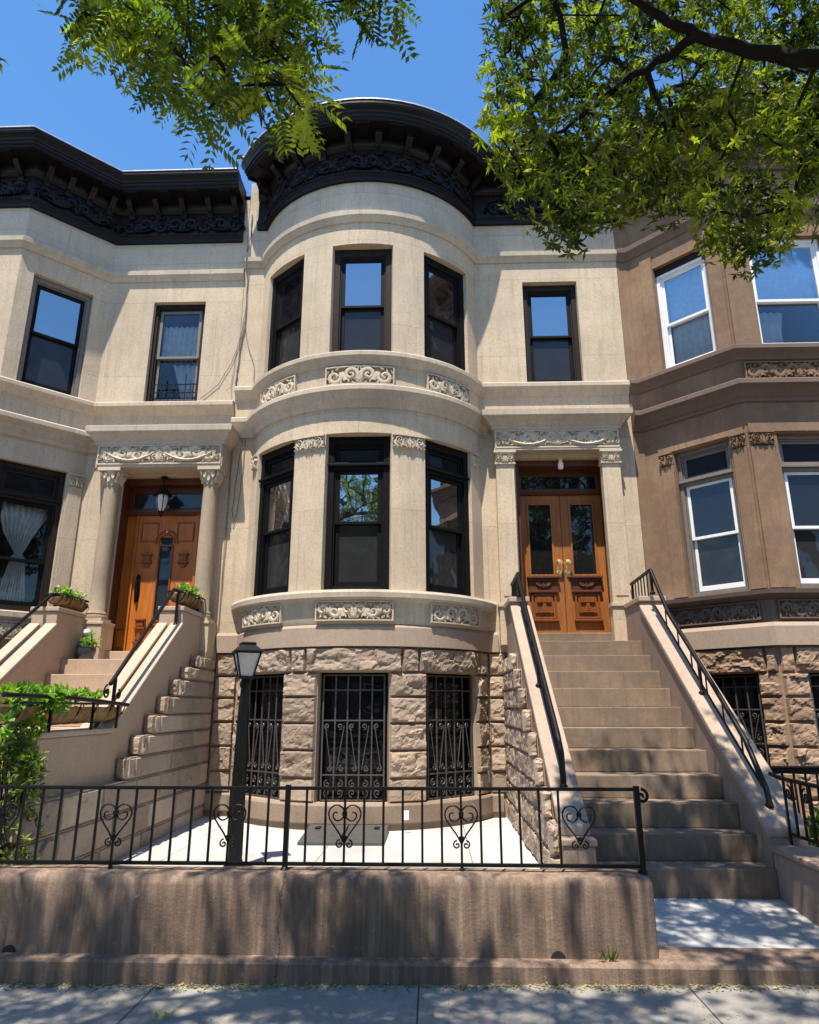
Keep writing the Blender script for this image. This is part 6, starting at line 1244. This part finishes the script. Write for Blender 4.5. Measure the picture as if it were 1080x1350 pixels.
# ================================================================== trees
def tree(label, trunk, limbs, tips, high, kind, m):
    t = thing('street_tree', label, 'tree', (trunk[0][0], trunk[0][1], 0), 'street trees')
    mb = MB(); mb.tube([p[:3] for p in trunk], [p[3] for p in trunk], 14); mb.build('trunk', M['bark'], t, smooth=60)
    nodes = []; rad = []; par = []
    def addn(p, pa): nodes.append(Vector(p)); par.append(pa); rad.append(0.0); return len(nodes)-1
    mb = MB()
    for limb in limbs:
        P = [Vector(p[:3]) for p in limb]; R = [p[3] for p in limb]; Q = []; RR = []
        for i in range(len(P)-1):
            for k in range(5): Q.append(P[i].lerp(P[i+1], k/5)+Vector((noise.noise(P[i]*3+Vector((k, 0, 0))), 0, noise.noise(P[i]*3+Vector((0, k, 5)))))*.03); RR.append(lerp(R[i], R[i+1], k/5))
        Q.append(P[-1]); RR.append(R[-1]); mb.tube(Q, RR, 10); pa = -1
        for q in Q: pa = addn(q, -2)
    base = len(nodes)
    order = sorted([(min((Vector(c)-n).length for n in nodes[:base]), c, hi) for hi, L in ((0, tips), (1, high)) for c in L], key=lambda e: e[0])
    for _, c, hi in order:
        c = Vector(c); j = min(range(len(nodes)), key=lambda i: (nodes[i]-c).length+(0 if i < base else .06))
        a = nodes[j]; L = (c-a).length; pa = j; k = max(1, int(L/.22))
        for i in range(1, k+1):
            q = a.lerp(c, i/k)+Vector((0, 0, .08*L*sin(pi*i/k)))+(rv()*.03 if i < k else Vector((0, 0, 0))); pa = addn(q, pa)
    w = [0]*len(nodes)
    for i in range(len(nodes)-1, base-1, -1):
        w[i] += 1
        if par[i] >= base: w[par[i]] += w[i]
    for i in range(base, len(nodes)):
        r = min(.022, .0036*w[i]**.5+.002); a = nodes[par[i]]; mb.tube([a, nodes[i]], [min(.022, r*1.15), r], 5)
    mb.build('branch', M['bark'], t, smooth=60)
    mb = MB()
    for hi, L in ((0, tips), (1, high)):
        for c in L:
            c = Vector(c); R = (.17 if kind == 'whorl' else .14) if not hi else .24; n = (19 if not hi else 11) if kind == 'whorl' else (9 if not hi else 12); ct = random.gauss(.48, .27)
            for i in range(n):
                p = c+rv()*R*random.random()**.5; out = (p-c).normalized(); tn = min(1, max(0, ct+random.gauss(0, .22)))
                if kind == 'whorl':
                    ax = (out*.6+Vector((0, 0, -.15))+rv()*.6).normalized(); e1 = ax.orthogonal().normalized(); e2 = ax.cross(e1); k = random.randint(5, 8)
                    a0 = random.uniform(0, 6.28)
                    for q in range(k):
                        a = a0+2*pi*q/k+random.uniform(-.3, .3); d = (e1*cos(a)+e2*sin(a))+ax*random.uniform(.1, .8)
                        leaf_tris(mb, p, d, ax, random.uniform(.032, .088)*(1.5 if hi else 1), random.uniform(.017, .026)*(1.6 if hi else 1), tn+random.uniform(-.1, .1))
                else:
                    d = (out*.5+Vector((0, 0, -.35))+rv()*.7).normalized(); nr = (Vector((0, 0, 1))+rv()*.8).normalized(); s_ = d.cross(nr).normalized(); Lr = random.uniform(.13, .19)
                    nl = 7 if not hi else 4
                    for q in range(nl):
                        pp = p+d*(Lr*(q+.5)/nl)-Vector((0, 0, .25*Lr*(q/nl)**2))
                        for sg in (-1, 1): leaf_tris(mb, pp, s_*sg+d*.55, nr, random.uniform(.036, .066)*(1.6 if hi else 1), random.uniform(.016, .024)*(1.6 if hi else 1), tn+random.uniform(-.1, .1))
                    leaf_tris(mb, p+d*Lr, d, nr, .045, .014, tn)
    mb.build('crown', m, t, tone=True)
    return t
tree('street tree with star like leaf clusters overhanging the brownstone house', [(3.5, 1.3, -.1, .24), (3.48, 1.3, .5, .19), (3.42, 1.35, 2.5, .165), (3.3, 1.45, 4.2, .15), (3.05, 1.7, 5.0, .12)],
     [[(3.3, 1.45, 4.2, .12), (2.85, 2.5, 4.75, .075), (2.30, 3.1, 5.08, .05), (1.94, 3.2, 5.26, .04), (1.65, 3.25, 5.47, .032), (1.36, 3.25, 5.68, .025), (1.1, 3.2, 5.95, .03), (.7, 3.1, 6.3, .015)],
      [(3.05, 1.7, 5.0, .11), (2.6, 1.9, 6.0, .08), (2.0, 2.2, 6.9, .05), (1.4, 2.6, 7.4, .02)], [(3.05, 1.7, 5.0, .10), (3.3, 2.2, 6.0, .07), (3.6, 3.0, 6.8, .04), (3.7, 3.5, 7.2, .02)],
      [(2.9, 2.4, 4.75, .06), (2.9, 3.3, 5.0, .04), (2.7, 3.9, 5.0, .02)], [(1.65, 3.25, 5.47, .03), (1.3, 3.5, 5.45, .022), (.9, 3.7, 5.25, .014), (.6, 3.8, 5.2, .008)]], RIGHT_TIPS, RIGHT_HIGH, 'whorl', M['leaf'])
tree('street tree with feathery leaflets hanging before the black cornices', [(-3.9, .9, -.1, .22), (-3.88, .9, .5, .18), (-3.8, 1.0, 3.0, .15), (-3.6, 1.2, 4.6, .12)],
     [[(-3.6, 1.2, 4.6, .10), (-2.9, 1.6, 5.5, .07), (-2.0, 2.0, 6.0, .05), (-1.2, 2.3, 5.9, .03), (-.75, 2.6, 5.5, .016)], [(-3.6, 1.2, 4.6, .10), (-3.7, 1.8, 5.8, .07), (-3.3, 2.4, 6.6, .03)],
      [(-2.0, 2.0, 6.0, .04), (-1.6, 1.2, 6.6, .03), (-.8, .9, 6.8, .015)], [(-2.9, 1.6, 5.5, .04), (-2.3, 2.3, 5.7, .025), (-1.6, 2.6, 5.4, .012)]], LEFT_TIPS, LEFT_HIGH, 'pinnate', M['leaf_left'])

# ================================================================== terrace across the street (seen in the window glass)
opp = thing('row_house', 'plain red brick row houses across the street, mirrored in the window glass', 'house', (0, -14, 0))
of = Flat((18, -13.5), (-18, -13.5)); mb = MB(); holes = [(2+3*i, 3.1+3*i, z, z+1.8) for i in range(11) for z in (1.6, 5.0)]
mb.wall(of, 0, 36, -.3, 8.6, holes, reveal=.2); mb.build('wall', M['brick'], opp)
for i, (a, b, c, d) in enumerate(holes):
    f = Flat(of(a+.003, -.06, 0)[:2], of(b-.003, -.06, 0)[:2]); mb = MB(); frame_boxes(mb, f, 0, f.L, c+.003, d-.003, .06, -.1, 0); mb.box(f, .06, f.L-.06, -.1, -.02, (c+d)/2-.03, (c+d)/2+.03); wv = mb.build('window', M['white_frame'], opp); pane(f, .055, f.L-.055, -.05, c+.055, d-.055, M['pane_dim'], wv)
mb = MB(); mb.sweep([of(0, 0, 0)[:2], of(36, 0, 0)[:2]], [(0, 8.0), (.1, 8.05), (.15, 8.4), (.45, 8.5), (.5, 8.8), (0, 8.85)]); mb.build('cornice', M['cornice_brown'], opp)
mb = MB(); mb.box(ID, -18, 18, -24, -13.75, -.3, 8.5); mb.build('building_core', M['brick'], opp)

# trees across the street, mirrored in the lower panes
for i, (x, h, lab) in enumerate(((-7.5, 10.5, 'tall leafy street tree across the road, left of the others in the window reflections'), (-1.2, 9.3, 'leafy street tree across the road mirrored in the middle bow window'), (4.6, 10.8, 'broad leafy street tree across the road mirrored in the door glass'), (11, 10, 'leafy street tree across the road mirrored in the brownstone bay'))):
    t = thing('street_tree', lab, 'tree', (x, -9.6, 0), 'trees across the street')
    mb = MB(); mb.tube([(x, -9.6, -.2), (x+.05, -9.6, 2), (x-.1, -9.5, 4.2), (x+.1, -9.6, h-2)], [.24, .19, .15, .04], 10)
    for k in range(6): a = k*1.05; mb.tube([(x, -9.6, 3.4+.4*k), (x+1.2*cos(a), -9.6+1.0*sin(a), 4.6+.5*k), (x+2.2*cos(a), -9.6+1.7*sin(a), 5.4+.5*k)], [.07, .04, .012], 6)
    mb.build('trunk', M['bark'], t, smooth=60)
    mb = MB()
    for k in range(75):
        v = rv(); q = random.random()**.4; c = (x+v.x*2.9*q, -9.6+v.y*2.0*q, (h+4.0)/2+v.z*(h-4.0)/2*q)
        bushy(mb, c, (.5, .5, .38), 14, .24, .12, .2, .4)
    mb.build('crown', M['leaf'], t, tone=True)

# ================================================================== light, sky, camera
EL, AZ = radians(68.5), radians(17)
nt = world.node_tree; bg = nt.nodes['Background']; sky = nt.nodes.new('ShaderNodeTexSky'); sky.sky_type = 'NISHITA'; sky.sun_disc = False
sky.sun_elevation = EL; sky.sun_rotation = pi+AZ; sky.air_density = 1.0; sky.dust_density = .15; sky.ozone_density = 1.4; sky.altitude = 50
hs = nt.nodes.new('ShaderNodeHueSaturation'); hs.inputs['Saturation'].default_value = 1.24; nt.links.new(sky.outputs[0], hs.inputs['Color']); nt.links.new(hs.outputs[0], bg.inputs[0]); bg.inputs[1].default_value = .14
sd_ = bpy.data.lights.new('sun', 'SUN'); sd_.energy = 4.7; sd_.angle = radians(.53); sd_.color = (1, .93, .82); so = bpy.data.objects.new('sun', sd_); COL.objects.link(so)
tosun = Vector((-sin(AZ)*cos(EL), -cos(AZ)*cos(EL), sin(EL))); so.rotation_euler = tosun.to_track_quat('Z', 'Y').to_euler(); so.location = (-4, -6, 14)
cd = bpy.data.cameras.new('camera'); cd.sensor_width = 36; cd.sensor_fit = 'HORIZONTAL'; cd.lens = 905/1080*36; cd.clip_end = 2000; cd.clip_start = .05
co = bpy.data.objects.new('camera', cd); COL.objects.link(co); co.location = (0, 0, 1.58); co.rotation_euler = (radians(90+15.86), 0, radians(1.9)); scene.camera = co
vs_ = scene.view_settings; vs_.view_transform = 'Standard'; vs_.look = 'None'; vs_.exposure = .98; vs_.gamma = 1
scene.cycles.max_bounces = 8; scene.cycles.transparent_max_bounces = 8; scene.cycles.use_denoising = True
